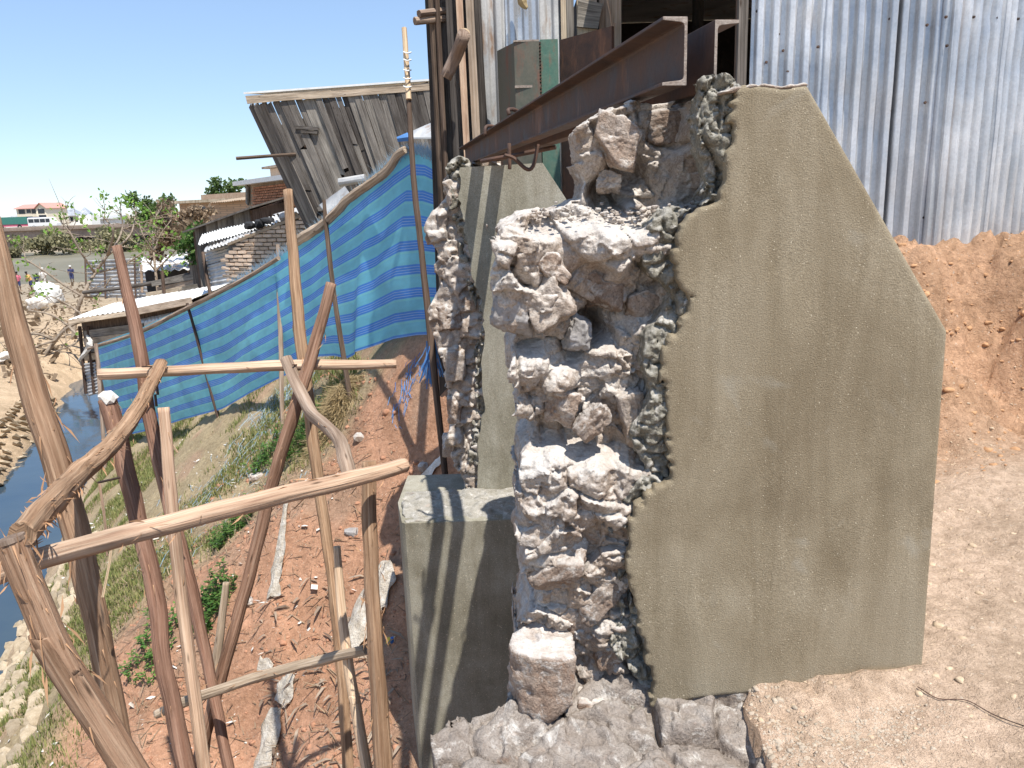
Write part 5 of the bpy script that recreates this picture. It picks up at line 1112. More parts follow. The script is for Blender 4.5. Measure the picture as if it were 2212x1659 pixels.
def minibus(label, px, D, L, Hh, mt, face=1, grp='vehicles on the bridge', cat='minibus'):
    t = tag(empty('minibus', (P(px, 490, D)[0], P(px, 490, D)[1]-.0, dkz)), label, cat, grp); x, y = t.location[0], t.location[1]; s = face
    prof = [(-.5, .35), (.5, .35), (.5, .95), (.40, 1.05), (.31, Hh-.1), (.24, Hh), (-.47, Hh), (-.5, Hh-.15)]
    V = [(x+a*L*s, y, dkz+z) for a, z in prof]+[(x+a*L*s, y+1.8, dkz+z) for a, z in prof]; n = len(prof)
    mb = MB(); mb.add(V, [tuple(range(n)), tuple(range(n, 2*n))[::-1]]+[(i, i+n, (i+1) % n+n, (i+1) % n) for i in range(n)]); o = mb.build('body', mt, t)
    bv = o.modifiers.new('b', 'BEVEL'); bv.width = .08; bv.segments = 2
    for a, b_ in ((-.46, -.28), (-.26, -.08), (-.06, .12), (.14, .28)):
        a, b_ = sorted((x+a*L*s, x+b_*L*s)); MB().box(a, b_, y-.02, y+.01, dkz+1.1, dkz+Hh-.28).build('window', MT['glass'], t)
    for a in (-.3, .3):
        w = torus((x+a*L*s, y+.1, dkz+.33), .22, .11, (0, 1, 0), MT['black'], 'wheel'); attach(w, t); MB().tube([(x+a*L*s, y+.02, dkz+.33), (x+a*L*s, y+.18, dkz+.33)], .2, 10).build('rim', MT['zincold'], w)
    return t
minibus('small white minibus driving past the cream house', 92, 152, 5.6, 2.05, MT['white'])
minibus('long white minibus beyond the leafy branch tips on the bridge', 355, 152, 6.5, 2.3, MT['white'])
minibus('white car-sized van between the two minibuses on the bridge', 455, 152, 5.0, 1.8, MT['white'])
MT['green'] = M_flat('green_canvas', (.05, .20, .16)); MT['pink'] = M_flat('pink_cloth', (.62, .16, .22)); MT['yellow'] = M_flat('orange_yellow_cloth', (.72, .40, .14)); MT['navy'] = M_flat('navy_cloth', (.03, .04, .12)); MT['skin'] = M_flat('brown_skin', (.16, .085, .055)); MT['hair'] = M_flat('black_hair', (.012, .011, .011))
tk = tag(empty('truck', (P(30, 490, 153)[0], yb+3, dkz)), 'truck with green canvas load at the end of the bridge', 'truck', 'vehicles on the bridge'); x = tk.location[0]
MB().box(x-3, x+3.2, yb+2.5, yb+4.6, dkz+.9, dkz+2.3).build('canvas', MT['green'], tk); MB().box(x+3.3, x+4.9, yb+2.5, yb+4.6, dkz+.5, dkz+2.2).build('cab', MT['navy'], tk); MB().box(x-3, x+4.8, yb+2.6, yb+4.5, dkz+.45, dkz+.89).build('bed', MT['pink'], tk)
for a in (-2, 1.5, 3.9): w = torus((x+a, yb+2.6, dkz+.42), .3, .12, (0, 1, 0), MT['black'], 'wheel'); attach(w, tk)
hs = tag(empty('cream_house', (P(74, 480, 190)[0], P(74, 480, 190)[1], dkz)), 'two-storey cream house with faded red roof and gable beyond the bridge', 'house')
def hp(px, py): return P(px, py, 190)
MT['cream'] = M_flat('cream_wall', (.72, .64, .50)); MT['redroof'] = M_flat('faded_red_roof', (.52, .27, .22))
x0, x1, xg = hp(38, 470)[0], hp(109, 470)[0], hp(86, 470)[0]; yh = hp(70, 470)[1]; ze, zr, zb = hp(70, 451)[2], hp(70, 442)[2], dkz-1
MB().box(x0, xg, yh, yh+8, zb, ze).build('wall', MT['cream'], hs)
mb = MB(); V = [(xg+.02, yh-1.2), (x1, yh-1.2)]; xm = (xg+x1)/2
mb.add([(xg+.02, yh-1.2, zb), (x1, yh-1.2, zb), (x1, yh-1.2, ze), (xm, yh-1.2, zr+.2), (xg+.02, yh-1.2, ze), (xg+.02, yh+8, zb), (x1, yh+8, zb), (x1, yh+8, ze), (xm, yh+8, zr+.2), (xg+.02, yh+8, ze)], [(0, 1, 2, 3, 4), (9, 8, 7, 6, 5), (0, 5, 6, 1), (1, 6, 7, 2), (0, 4, 9, 5)]); mb.build('gable_wing', MT['cream'], hs)
for (a, b_, z_a, z_b, c_a, c_b) in ((xg-.2, xm, ze-.1, zr+.25, 0, 0), (xm, x1+.3, zr+.25, ze-.1, 0, 0)):
    mb = MB(); mb.add([(a, yh-1.7, z_a), (b_, yh-1.7, z_b), (b_, yh+8.2, z_b), (a, yh+8.2, z_a), (a, yh-1.7, z_a+.15), (b_, yh-1.7, z_b+.15), (b_, yh+8.2, z_b+.15), (a, yh+8.2, z_a+.15)], BOXF); mb.build('gable_roof', MT['redroof'], hs)
mb = MB(); mb.add([(x0-.4, yh-.5, ze), (xg-.3, yh-.5, ze), (xg-.3, yh+4, zr), (x0-.4, yh+4, zr), (x0-.4, yh-.5, ze+.15), (xg-.3, yh-.5, ze+.15), (xg-.3, yh+4, zr+.15), (x0-.4, yh+4, zr+.15)], BOXF); mb.build('roof', MT['redroof'], hs)
for px, py, w, hh in ((49, 457, .75, .5), (64, 456, .5, .4), (77, 456, .75, .5), (97, 456, .8, .5), (99, 473, .9, .9)):
    q = hp(px, py); yy = yh-(1.22 if px > 88 else .02); MB().box(q[0]-w, q[0]+w, yy-.03, yy, q[2]-hh*1.1, q[2]+hh*1.1).build('window', MT['glass'], hs)
pv_ = tag(empty('pavilion', (P(160, 470, 200)[0], P(160, 470, 200)[1], dkz)), 'white hall with two pointed grey metal roofs beyond the bridge', 'hall')
def pyr(px0, px1, pyt, pye, D, parent):
    a, b_ = P(px0, pye, D), P(px1, pye, D); t = P((px0+px1)/2-2, pyt, D); w = (b_[0]-a[0])/2; V = [(a[0], a[1], a[2]), (b_[0], a[1], a[2]), (b_[0], a[1]+2*w, a[2]), (a[0], a[1]+2*w, a[2]), (t[0], a[1]+w, t[2])]
    mb = MB(); mb.add(V, [(0, 1, 4), (1, 2, 4), (2, 3, 4), (3, 0, 4), (3, 2, 1, 0)]); mb.build('pointed_roof', MT['zinc'], parent); return a, b_
a, b_ = pyr(126, 168, 448, 467, 200, pv_); MB().box(a[0]+.5, b_[0]+3, a[1]+.5, a[1]+5, dkz-1, a[2]-.01).build('wall', MT['white'], pv_)
pyr(167, 192, 447, 464, 204, pv_)
for px in (133, 143, 152, 162): q = P(px, 474, 200); MB().box(q[0]-.35, q[0]+.35, a[1]+.46, a[1]+.49, q[2]-.6, q[2]+.6).build('window', MT['glass'], pv_)
hs2 = [(215, 250, 474, 'long low white shed roof beyond the bridge rail'), (10, 40, 474, 'small grey roof behind the green truck')]
for a0_, b0_, yy, lb in hs2:
    a, b_ = P(a0_, yy, 210), P(b0_, yy, 210); t = tag(empty('low_shed', (a[0], a[1], dkz)), lb, 'shed')
    MB().box(a[0], b_[0], a[1], a[1]+5, dkz-1, a[2]).build('wall', MT['white'], t); MB().prism([(a[0]-.5, a[1]-.5), (b_[0]+.5, a[1]-.5), (b_[0]+.5, a[1]+5), (a[0]-.5, a[1]+5)], a[2]+.01, [a[2]+.2, a[2]+.2, a[2]+1, a[2]+1]).build('roof', MT['zincold'], t)

# ------------------------------------------------------------------ people by the river
def person(label, px, py, D, H, shirt, legs, turn=0.0, hat=None, bend=0.0):
    g = PZ(px, py, -5.62); k = D; base = P(px, py, D); x, y = base[0], base[1]; z = gz_at(x, y)
    t = tag(empty('person', (x, y, z)), label, 'person', 'people by the river'); s = H/1.7
    J = {'pel': (0, 0, .92), 'che': (0, -.02-bend*.3, 1.28-bend*.08), 'nec': (0, -.03-bend*.45, 1.46-bend*.14), 'hea': (0, -.05-bend*.5, 1.58-bend*.16), 'top': (0, -.05-bend*.55, 1.68-bend*.17),
         'hl': (-.09, 0, .86), 'kl': (-.10, -.04, .48), 'al': (-.10, .02, .08), 'fl': (-.10, -.12, .03), 'hr': (.09, 0, .86), 'kr': (.10, -.06, .48), 'ar': (.11, .0, .08), 'fr': (.11, -.14, .03),
         'sl': (-.19, -.02-bend*.35, 1.40-bend*.1), 'el': (-.24, -.05-bend*.4, 1.12), 'wl': (-.22, -.16-bend*.4, .90), 'ml': (-.21, -.2-bend*.4, .82), 'sr': (.19, -.02-bend*.35, 1.40-bend*.1), 'er': (.25, -.08-bend*.4, 1.14), 'wr': (.20, -.24-bend*.4, 1.0), 'mr': (.18, -.3-bend*.4, .96)}
    E_ = [('pel', 'che'), ('che', 'nec'), ('nec', 'hea'), ('hea', 'top'), ('pel', 'hl'), ('hl', 'kl'), ('kl', 'al'), ('al', 'fl'), ('pel', 'hr'), ('hr', 'kr'), ('kr', 'ar'), ('ar', 'fr'), ('che', 'sl'), ('sl', 'el'), ('el', 'wl'), ('wl', 'ml'), ('che', 'sr'), ('sr', 'er'), ('er', 'wr'), ('wr', 'mr')]
    R_ = {'pel': .14, 'che': .15, 'nec': .055, 'hea': .095, 'top': .075, 'hl': .085, 'kl': .055, 'al': .038, 'fl': .035, 'hr': .085, 'kr': .055, 'ar': .038, 'fr': .035, 'sl': .055, 'el': .04, 'wl': .028, 'ml': .03, 'sr': .055, 'er': .04, 'wr': .028, 'mr': .03}
    ks = list(J); ca, sa = math.cos(turn), math.sin(turn)
    V = [((J[q][0]*ca-J[q][1]*sa)*s+x, (J[q][0]*sa+J[q][1]*ca)*s+y, J[q][2]*s+z) for q in ks]
    me = bpy.data.meshes.new('body'); me.from_pydata(V, [(ks.index(a), ks.index(b)) for a, b in E_], []); o = link('body', me, MT['skin'], t)
    sk = o.modifiers.new('skin', 'SKIN'); o.modifiers.new('sub', 'SUBSURF').levels = 1; o.modifiers['sub'].render_levels = 1
    for i, q in enumerate(ks): me.skin_vertices[0].data[i].radius = (R_[q]*s,)*2
    me.skin_vertices[0].data[0].use_root = True
    vv = lambda q, dz=0: np.array(V[ks.index(q)])+np.array([0, 0, dz*s])
    MB().tube([vv('pel', -.02), vv('che', -.1), vv('che', .02), vv('nec', -.02)], [.17*s, .175*s, .18*s, .08*s], 10, .05, sub=3).build('shirt', MT[shirt], t)
    for q in 'lr':
        MB().tube([vv('s'+q), vv('e'+q)], [.072*s, .06*s], 8).build('sleeve', MT[shirt], t); MB().tube([vv('h'+q, .04), vv('k'+q)], [.11*s, .085*s], 8).build('trouser_leg', MT[legs], t)
    Vr, Fr = rock(7, .105*s, .115*s, .10*s, cuts=2, rough=.02, sub=2); mobj('hat' if hat else 'hair', Vr+vv('top', -.0), Fr, MT[hat or 'hair'], t)
    return t
person('person in a pink top and dark shorts standing at the water', 41, 622, 62, 1.5, 'pink', 'navy', .5)
person('person in a yellow-orange shirt bending forward by the water', 67, 612, 62, 1.55, 'yellow', 'navy', -.6, None, .4)
person('person in a dark top squatting behind the yellow shirt', 80, 612, 63, 1.35, 'navy', 'whitecloth', .8, None, .5)
person('person in white clothes and pale cap by the tin fence', 94, 600, 63, 1.7, 'whitecloth', 'whitecloth', .2, 'white')
person('person in a pink shirt behind the tin fence', 237, 588, 56, 1.6, 'pink', 'navy', -.4, 'white')
person('person in navy with a white head cloth beyond the tin fence', 152, 580, 70, 1.6, 'navy', 'navy', .3, 'white')

# ------------------------------------------------------------------ trees
def leaf_quads(mb, c, n, R_, size, r, droop=.4):
    for _ in range(n):
        d = r.normal(size=3); d /= np.linalg.norm(d); p = c+d*R_*r.random()**.5*np.array([1, 1, .6]); a = r.normal(size=3); a[2] -= droop; a /= np.linalg.norm(a); b_ = np.cross(a, r.normal(size=3)); b_ /= np.linalg.norm(b_)
        l = size*r.uniform(.6, 1.3); w = l*.32; mb.add([p, p+a*l*.5+b_*w, p+a*l, p+a*l*.5-b_*w], [(0, 1, 2, 3)])
def twig_tree(label, trunk, limbs, tips, seed, lsize=.16, nleaf=22, spread=.42, extra=30, r0=.09, mt='leaf', name='tree'):
    """trunk: list of points; limbs: lists starting on the trunk; tips: (limb index, point)"""
    r = np.random.default_rng(seed); t = tag(empty(name, trunk[0]), label, 'tree'); mb = MB(); lf = MB()
    mb.tube(trunk, list(np.linspace(r0, r0*.6, len(trunk))), 8, .1, seed, 4)
    for l in limbs: mb.tube(l, list(np.linspace(r0*.6, r0*.28, len(l))), 7, .1, seed+1, 4)
    allp = [p for l in limbs for p in catmull(l, 5)[3:]]+catmull(trunk, 4)[6:]
    for tip in tips:
        j = min(range(len(allp)), key=lambda i: np.linalg.norm(allp[i]-tip)+(2 if allp[i][2] > tip[2]-.15 else 0)); a = allp[j]; mdl = (a+tip)/2+r.normal(size=3)*.12*np.linalg.norm(tip-a)
        mb.tube([a, mdl, tip], [r0*.25, r0*.18, r0*.11], 5, .05, seed, 3); leaf_quads(lf, tip, nleaf, spread, lsize, r)
        for k in range(2): e = mdl+r.normal(size=3)*np.array([.6, .6, .5])*np.linalg.norm(tip-a)*.5+UP*.2; mb.tube([mdl, (mdl+e)/2+r.normal(size=3)*.05, e], [r0*.15, r0*.11, r0*.07], 4, 0, seed, 2)
    for _ in range(extra):
        a = allp[r.integers(len(allp))]; e = a+r.normal(size=3)*np.array([.8, .8, .5])+UP*.35; mb.tube([a, (a+e)/2+r.normal(size=3)*.1, e], [r0*.2, r0*.14, r0*.08], 4, 0, seed, 2)
        if r.random() < .45: leaf_quads(lf, e, nleaf//3, spread*.5, lsize, r)
    mb.build('trunk', MT['bark'], t, smooth=True); lf.build('crown', MT[mt], t); return t
D1 = 31
def T(px, py, dd=0): return P(px, py, D1+dd)
trA = [T(158, 735), T(163, 690), T(178, 640, -.3), T(205, 590, .3), T(232, 552, .2)]; trA[0][2] = gz_at(trA[0][0], trA[0][1])-.1
twig_tree('sparse tree with bare forking pale branches and tufts of young leaves', trA, [[trA[4], T(255, 520, .4), T(265, 490, .6), T(262, 465, .5)], [trA[4], T(245, 500, -.5), T(225, 470, -.6)], [trA[3], T(175, 545, -.4), T(150, 500, -.8), T(132, 480, -.7)], [trA[2], T(130, 610, -.5), T(95, 585, -.7), T(55, 560, -.8)], [trA[4], T(280, 510, .6), T(292, 470, .8)], [trA[3], T(260, 575, 1), T(310, 545, 1)], [trA[2], T(210, 640, .8), T(240, 600, .6)]],
          [T(145, 441), T(127, 464, -.8), T(222, 423, -.5), T(262, 429, .5), T(287, 431, .5), T(296, 446, .9), T(180, 471), T(217, 464, -.8), T(242, 446), T(172, 524), T(222, 539, .6), T(205, 571, -.6), T(32, 519, -1), T(50, 566, -.7), T(75, 604, -1), T(82, 630, -.8), T(300, 559, 1), T(108, 500, -1)], 11)
trB = [T(95, 770, -2), T(120, 735, -2), T(150, 705, -2.2), T(190, 690, -2)]; trB[0][2] = gz_at(trB[0][0], trB[0][1])-.1
twig_tree('low tangle of bare curved branches lying on the sandy bank', trB, [[trB[1], T(70, 720, -2.5), T(20, 735, -2.6)], [trB[1], T(60, 755, -3), T(15, 770, -3)], [trB[2], T(110, 680, -2.4), T(60, 670, -2.5)], [trB[3], T(150, 660, -2), T(110, 640, -2.2)], [trB[2], T(170, 735, -2.6), T(120, 760, -2.8)]], [T(20, 755, -3), T(45, 690, -2.5), T(15, 810, -4)], 12, .13, 10, .25, 26, .08)
trC = [P(338, 625, 34), P(336, 585, 34), P(332, 545, 34)]; trC[0][2] = gz_at(trC[0][0], trC[0][1])-.1
twig_tree('leafy young tree with light green drooping leaves next to the dark stall', trC, [[trC[2], P(345, 510, 34), P(370, 475, 34)], [trC[2], P(310, 510, 33.5), P(300, 480, 33.5)], [trC[1], P(375, 545, 34), P(400, 515, 34)], [trC[1], P(315, 560, 33.5)], [trC[2], P(330, 500, 34.5), P(335, 470, 34.5)]],
          [P(377, 509, 34), P(405, 499, 34), P(430, 559, 33.5), P(357, 589, 33), P(370, 454, 34), P(300, 470, 33.5), P(315, 490, 33.6), P(335, 470, 34.5), P(310, 520, 33.5), P(340, 500, 34), P(300, 540, 33), P(350, 480, 34), P(325, 455, 34), P(390, 545, 34)], 13, .17, 16, .42, 34, .07)
def bush(label, px, py, D, rx, rz, n, size, mt, seed, name='bush', trunk=True, cat='bush', group=None):
    r = np.random.default_rng(seed); c = P(px, py, D); t = tag(empty(name, (c[0], c[1], c[2]-rz)), label, cat, group); lf = MB(); cl = [c+r.normal(size=3)*np.array([rx, rx*.7, rz])*.45 for _ in range(14)]
    for k in range(n):
        q = cl[r.integers(len(cl))]; d = r.normal(size=3); d /= np.linalg.norm(d); p = q+d*np.array([rx, rx, rz])*.38*r.random()**.4; a = r.normal(size=3); a /= np.linalg.norm(a); b_ = np.cross(a, r.normal(size=3)); b_ /= np.linalg.norm(b_); l = size*r.uniform(.6, 1.4); lf.add([p, p+a*l*.5+b_*l*.3, p+a*l, p+a*l*.5-b_*l*.3], [(0, 1, 2, 3)])
    lf.build('crown', MT[mt], t)
    if trunk: MB().tube([(c[0], c[1], c[2]-rz*1.5), (c[0]+.1, c[1], c[2]-rz*.4), (c[0], c[1], c[2]+rz*.3)], [rx*.09, rx*.07, rx*.03], 6, .1, sub=3).build('trunk', MT['bark'], t)
bush('dense dark green pointed tree behind the young leafy tree', 335, 462, 72, 1.9, 1.9, 3200, .32, 'leafdark', 21, 'tree', True, 'tree')
bush('dark round tree behind the tan building', 484, 414, 80, 1.9, 1.1, 1800, .35, 'leafdark', 22, 'tree', True, 'tree')
MT['drytwig'] = M_leaf('dry_twig', (.20, .14, .09), (.36, .27, .18)); MT['olive'] = M_leaf('olive_scrub', (.17, .16, .08), (.34, .31, .18))
bush('brown dry brush heap below the tan building', 385, 505, 36, 1.15, .95, 2600, .22, 'drytwig', 23, 'brush_heap', False, 'brush')
bush('brown dry creeper hanging at the tan building corner', 415, 470, 38, .9, .5, 1200, .2, 'drytwig', 24, 'brush_heap', False, 'brush')
bush('olive scrub on the river bank left of the bridge pier', 95, 528, 128, 4.2, 1.9, 2000, .6, 'olive', 25, cat='bush')
bush('taller olive scrub growing in the middle of the river bank', 240, 528, 130, 6, 2.8, 2600, .7, 'olive', 26)
bush('greyish scrub at the far waterline under the bridge', 20, 545, 122, 3, 1.2, 1200, .5, 'olive', 27)
bush('dark leafy scrub in front of the plank shed', 425, 525, 26, .6, .6, 900, .16, 'weed', 28)
# white rubbish slope under the bridge and debris on the flat: uncountable
r = np.random.default_rng(5); mb = MB()
for k in range(1500):
    px = r.uniform(-40, 520); D = r.uniform(152, 166); p = P(px, 530, D); p[2] = gz_at(p[0], p[1])+r.uniform(0, .3); a = r.normal(size=3)*.35; b_ = r.normal(size=3)*.35; mb.quad([p, p+a, p+a+b_, p+b_])
tag(mb.build('rubbish_slope', MT['whitecloth']), 'whitish rubbish and rags covering the far bank under the bridge', 'rubbish', kind='stuff')
mb = MB()
for k in range(2600):
    px = r.uniform(0, 440); p = PZ(px, r.uniform(560, 800), -4.6); p = np.array([p[0], p[1], gz_at(p[0], p[1])+.03])
    if p[1] < 18 or canal_uv(p[0], p[1])[0] > -2.4 and p[1] < 29: continue
    sc_ = r.uniform(.04, .16); a = r.normal(size=3)*sc_; b_ = r.normal(size=3)*sc_; mb.quad([p, p+a, p+a+b_, p+b_])
tag(mb.build('yard_debris', MT['drytwig']), 'brown twigs and scraps strewn on the sandy flat around the trees', 'debris', kind='stuff')

# ------------------------------------------------------------------ grass, weeds, litter, gravel
r = np.random.default_rng(17)
def cxy(u, s): return -6.95+u*.937-s*.350, 9.29+u*.350+s*.937
def hz(x, y): return height(np.asarray(x), np.asarray(y))
def blades(name, label, u, s, hmin, hmax, mt, w=.006, lean=.5):
    x, y = cxy(u, s); z = hz(x, y); n = len(x); l = r.uniform(hmin, hmax, n); a = r.uniform(0, 6.28, n); dx = np.cos(a); dy = np.sin(a); ln = r.uniform(.1, lean, n)*l
    p = np.stack([x, y, z-.01], 1); t = np.stack([x+dx*ln, y+dy*ln, z+l], 1); mdl = np.stack([x+dx*ln*.35, y+dy*ln*.35, z+l*.6], 1); wv = np.stack([-dy, dx, 0*dx], 1)*w
    V = np.stack([p-wv, p+wv, mdl+wv*.7, mdl-wv*.7, t, t], 1)[:, :5].reshape(-1, 3); b = np.arange(n)[:, None]*5
    F_ = np.concatenate([b+np.array([[0, 1, 2]]), b+np.array([[0, 2, 3]]), b+np.array([[3, 2, 4]])])
    return tag(mobj(name, V, F_, MT[mt]), label, 'grass', kind='stuff')
n = 260000; u = r.uniform(.4, 4.5, n); s = r.uniform(-5.5, 10, n); x, y = cxy(u, s)
dens = sst(fbm2(x, y, .8, 3, 33), -.35, .45)*np.maximum(sst(s+.4*fbm2(x, y, 1.1, 2, 21), -3.4, -2.7), .55*(1-sst(u, 1.4, 2.0))); keep = r.random(n) < dens*.85
blades('grass', 'short green and straw coloured grass on the canal slope', u[keep], s[keep], .02, .085, 'grass', .005, .8)
n = 9000; u = r.uniform(3.2, 4.7, n); s = r.uniform(-2.8, 1.5, n); x, y = cxy(u, s); keep = r.random(n) < sst(fbm2(x, y, .6, 2, 35), 0, .5)
blades('grass', 'green grass strip along the foot of the tarp', u[keep], s[keep], .04, .13, 'grass', .006, .8)
# dry straw mound
c = P(735, 885, GD(735, 885)); c[2] = gz_at(c[0], c[1]); n = 5200
a = r.uniform(0, 6.28, n); rr = np.abs(r.normal(0, .17, n)); px_ = c[0]+rr*np.cos(a); py_ = c[1]+rr*np.sin(a); zz = hz(px_, py_)+.26*np.exp(-(rr/.2)**2)*r.random(n)
l = r.uniform(.08, .2, n); dr = np.stack([np.cos(a)*.8+r.normal(0, .3, n), np.sin(a)*.8+r.normal(0, .3, n), r.uniform(-.7, .2, n)], 1); dr /= np.linalg.norm(dr, axis=1)[:, None]
p = np.stack([px_, py_, zz], 1); w = np.cross(dr, r.normal(size=(n, 3))); w = w/np.linalg.norm(w, axis=1)[:, None]*.003
V = np.stack([p-w, p+w, p+dr*l[:, None]+w*.5, p+dr*l[:, None]-w*.5], 1).reshape(-1, 3); q = np.arange(n)[:, None]*4+np.arange(4)[None]
tag(mobj('straw_clump', V, q, MT['straw']), 'mound of matted dry straw in front of the shaded bank', 'straw', kind='stuff')
# leafy weeds
def weed(label, px, py, D, R_, n, seed, size=.042, grp='leafy weeds on the slope'):
    rr = np.random.default_rng(seed); D = GD(px, py); c = P(px, py, D); c[2] = gz_at(c[0], c[1]); t = tag(empty('weed', c), label, 'weed', grp); st = MB(); lf = MB()
    for k in range(n):
        a = rr.uniform(0, 6.28); d = R_*rr.random()**.6; x, y = c[0]+d*math.cos(a), c[1]+d*math.sin(a); z = gz_at(x, y); hh = rr.uniform(.06, .22); tip = np.array([x+rr.normal()*.04, y+rr.normal()*.04, z+hh])
        st.tube([(x, y, z-.02), tip], [.003, .002], 4)
        for j in range(9):
            f = rr.uniform(.35, 1.05); b_ = np.array([x, y, z])+(tip-np.array([x, y, z]))*f; an = rr.uniform(0, 6.28); o = np.array([math.cos(an), math.sin(an), rr.uniform(-.2, .5)]); o /= np.linalg.norm(o); sd = np.cross(o, UP); l = size*rr.uniform(.6, 1.3); lf.add([b_, b_+o*l*.45+sd*l*.28, b_+o*l, b_+o*l*.45-sd*l*.28], [(0, 1, 2, 3)])
    st.build('stems', MT['weed'], t); lf.build('leaves', MT['weed'], t)
for i, a in enumerate((('bright green weed patch behind the tall slender post', 650, 960, 6.2, .32, 130, 1), ('weed patch under the leaning brace below the straw', 585, 985, 6.8, .25, 70, 2), ('weeds below the long rail by the red earth', 500, 1155, 6.0, .22, 70, 3), ('small weeds at the foot of the short stake', 455, 1330, 5.2, .18, 50, 4), ('dusty weed tuft among the grass near the pale split post', 330, 1420, 5.6, .25, 50, 5), ('green sprout between the stakes and the cloth strip', 480, 1290, 5.4, .15, 40, 6))): weed(*a)
# litter: uncountable scraps
mb = MB()
def scrap(p, sc):
    a = r.normal(size=3)*sc; b_ = r.normal(size=3)*sc; a[2] *= .35; b_[2] *= .35; m_ = p+(a+b_)/2+UP*sc*.3; mb.add([p, p+a, p+a+b_, p+b_, m_], [(0, 1, 4), (1, 2, 4), (2, 3, 4), (3, 0, 4)])
for k in range(1500):
    u = r.uniform(.5, 4.2); s = r.uniform(-6.5, 7); x, y = cxy(u, s)
    if float(fbm2(np.array([x]), np.array([y]), 1.2, 2, 44)[0]) < .0: continue
    scrap(np.array([x, y, gz_at(x, y)+.01]), r.uniform(.008, .035))
tag(mb.build('litter', MT['whitecloth']), 'white paper and plastic scraps strewn over the slope', 'litter', kind='stuff')
mb = MB()
for k in range(5200):
    u = r.uniform(1.8, 4.6); s = r.uniform(-7.5, -1.0); x, y = cxy(u, s)
    if x > .35: continue
    p = np.array([x, y, gz_at(x, y)+.015]); a = r.uniform(0, 6.28); l = r.uniform(.03, .16); e = p+np.array([math.cos(a)*l, math.sin(a)*l, r.uniform(-.02, .06)]); w = np.array([-math.sin(a), math.cos(a), 0])*r.uniform(.001, .006); mb.quad([p-w, p+w, e+w*.4, e-w*.4])
tag(mb.build('twigs', MT['drytwig']), 'dry twigs and roots strewn on the red earth', 'twigs', kind='stuff')
mb = MB()
for k in range(260):
    q = (r.uniform(560, 880), r.uniform(1250, 1700)); D_ = GD(*q); p = P(q[0], q[1], D_)+UP*.02; a = r.uniform(0, 6.28); l = r.uniform(.03, .2); d = np.array([math.cos(a), math.sin(a), r.uniform(-.4, .3)])*l; w = np.cross(d, UP); w = w/np.linalg.norm(w)*r.uniform(.004, .014)
    mb.add([p-w*.3, p+d*.3-w+UP*.02, p+d*.7-w*.8+UP*.01, p+d, p+d*.7+w*.8+UP*.015, p+d*.3+w+UP*.025], [(0, 1, 5), (1, 2, 4, 5), (2, 3, 4)])
MT['deadleaf'] = M_leaf('dead_leaf', (.16, .11, .08), (.42, .34, .26))
tag(mb.build('dead_leaves', MT['deadleaf']), 'grey-brown dead leaf strips piled on the earth between the posts', 'dead leaves', kind='stuff')
# earth clods
clod = []
for k in range(6):
    Vr, Fr = rock(700+k, 1, 1, .8, cuts=5, rough=.22, sub=2); clod.append((Vr, Fr))
def heap(name, label, cat, pts, mt):
    VV = []; FF = []; o = 0
    for p, sc in pts:
        Vr, Fr = clod[r.integers(6)]; a = r.uniform(0, 6.28); ca, sa = math.cos(a), math.sin(a); Q_ = Vr*sc*np.array([1, .8, .75]); Q_ = np.stack([Q_[:, 0]*ca-Q_[:, 1]*sa, Q_[:, 0]*sa+Q_[:, 1]*ca, Q_[:, 2]-.3*sc], 1)+p; VV.append(Q_); FF.append(np.array(Fr)+o); o += len(Q_)
    return tag(mobj(name, np.concatenate(VV), np.concatenate(FF), MT[mt]), label, cat, kind='stuff')
MT['redclod'] = M_rough('red_clod', [(.3, (.30, .15, .09)), (.6, (.45, .235, .145)), (.8, (.52, .33, .23))], scale=8, fine=60, vary=(1, 1), world=True)
MT['tanclod'] = M_rough('tan_grit', [(.3, (.42, .31, .21)), (.6, (.56, .43, .30)), (.8, (.64, .54, .43))], scale=8, fine=60, vary=(1, 1), world=True)
MT['greyclod'] = M_rough('cement_crumbs', [(.3, (.34, .28, .21)), (.6, (.46, .38, .30)), (.8, (.54, .47, .39))], scale=8, fine=60, vary=(1, 1), world=True)
pts = []
for k in range(1800):
    u = r.uniform(2.0, 4.8); s = r.uniform(-7.5, -1.2); x, y = cxy(u, s)
    if x > .35: continue
    pts.append((np.array([x, y, gz_at(x, y)]), abs(r.normal(0, .016))+.004))
heap('earth_clods', 'crumbled red earth clods on the cut slope', 'clods', pts, 'redclod')
pts = []
for k in range(3800):
    x, y = r.uniform(.5, 2.6), r.uniform(1.2, 3.5); pts.append((np.array([x, y, gz_at(x, y)]), min(.018, abs(r.standard_t(3)*.0028)+.001)))
heap('grit', 'fine grit and small stones on the dirt in front of the bank', 'grit', pts, 'tanclod')
pts = []
for k in range(1500):
    t = r.random(); x = .55+.38*t+r.normal()*.05; y = 1.64-abs(r.normal(0, .09))-.12*(1-t)*r.random(); pts.append((np.array([x, y, gz_at(x, y)]), min(.008, abs(r.normal(0, .0025))+.0008)))
heap('cement_crumbs', 'grey cement crumbs along the foot of the smooth face', 'crumbs', pts, 'greyclod')
pts = []
for k in range(900):
    x, y = r.uniform(.9, 2.7), r.uniform(2.8, 3.9); pts.append((np.array([x, y, gz_at(x, y)]), min(.03, abs(r.standard_t(3)*.006)+.002)))
MT['oclod'] = M_rough('orange_clod', [(.3, (.38, .21, .11)), (.6, (.52, .30, .16)), (.8, (.58, .38, .23))], scale=8, fine=60, vary=(1, 1), world=True)
heap('bank_clods', 'loose orange clods on the cut earth bank', 'clods', pts, 'oclod')
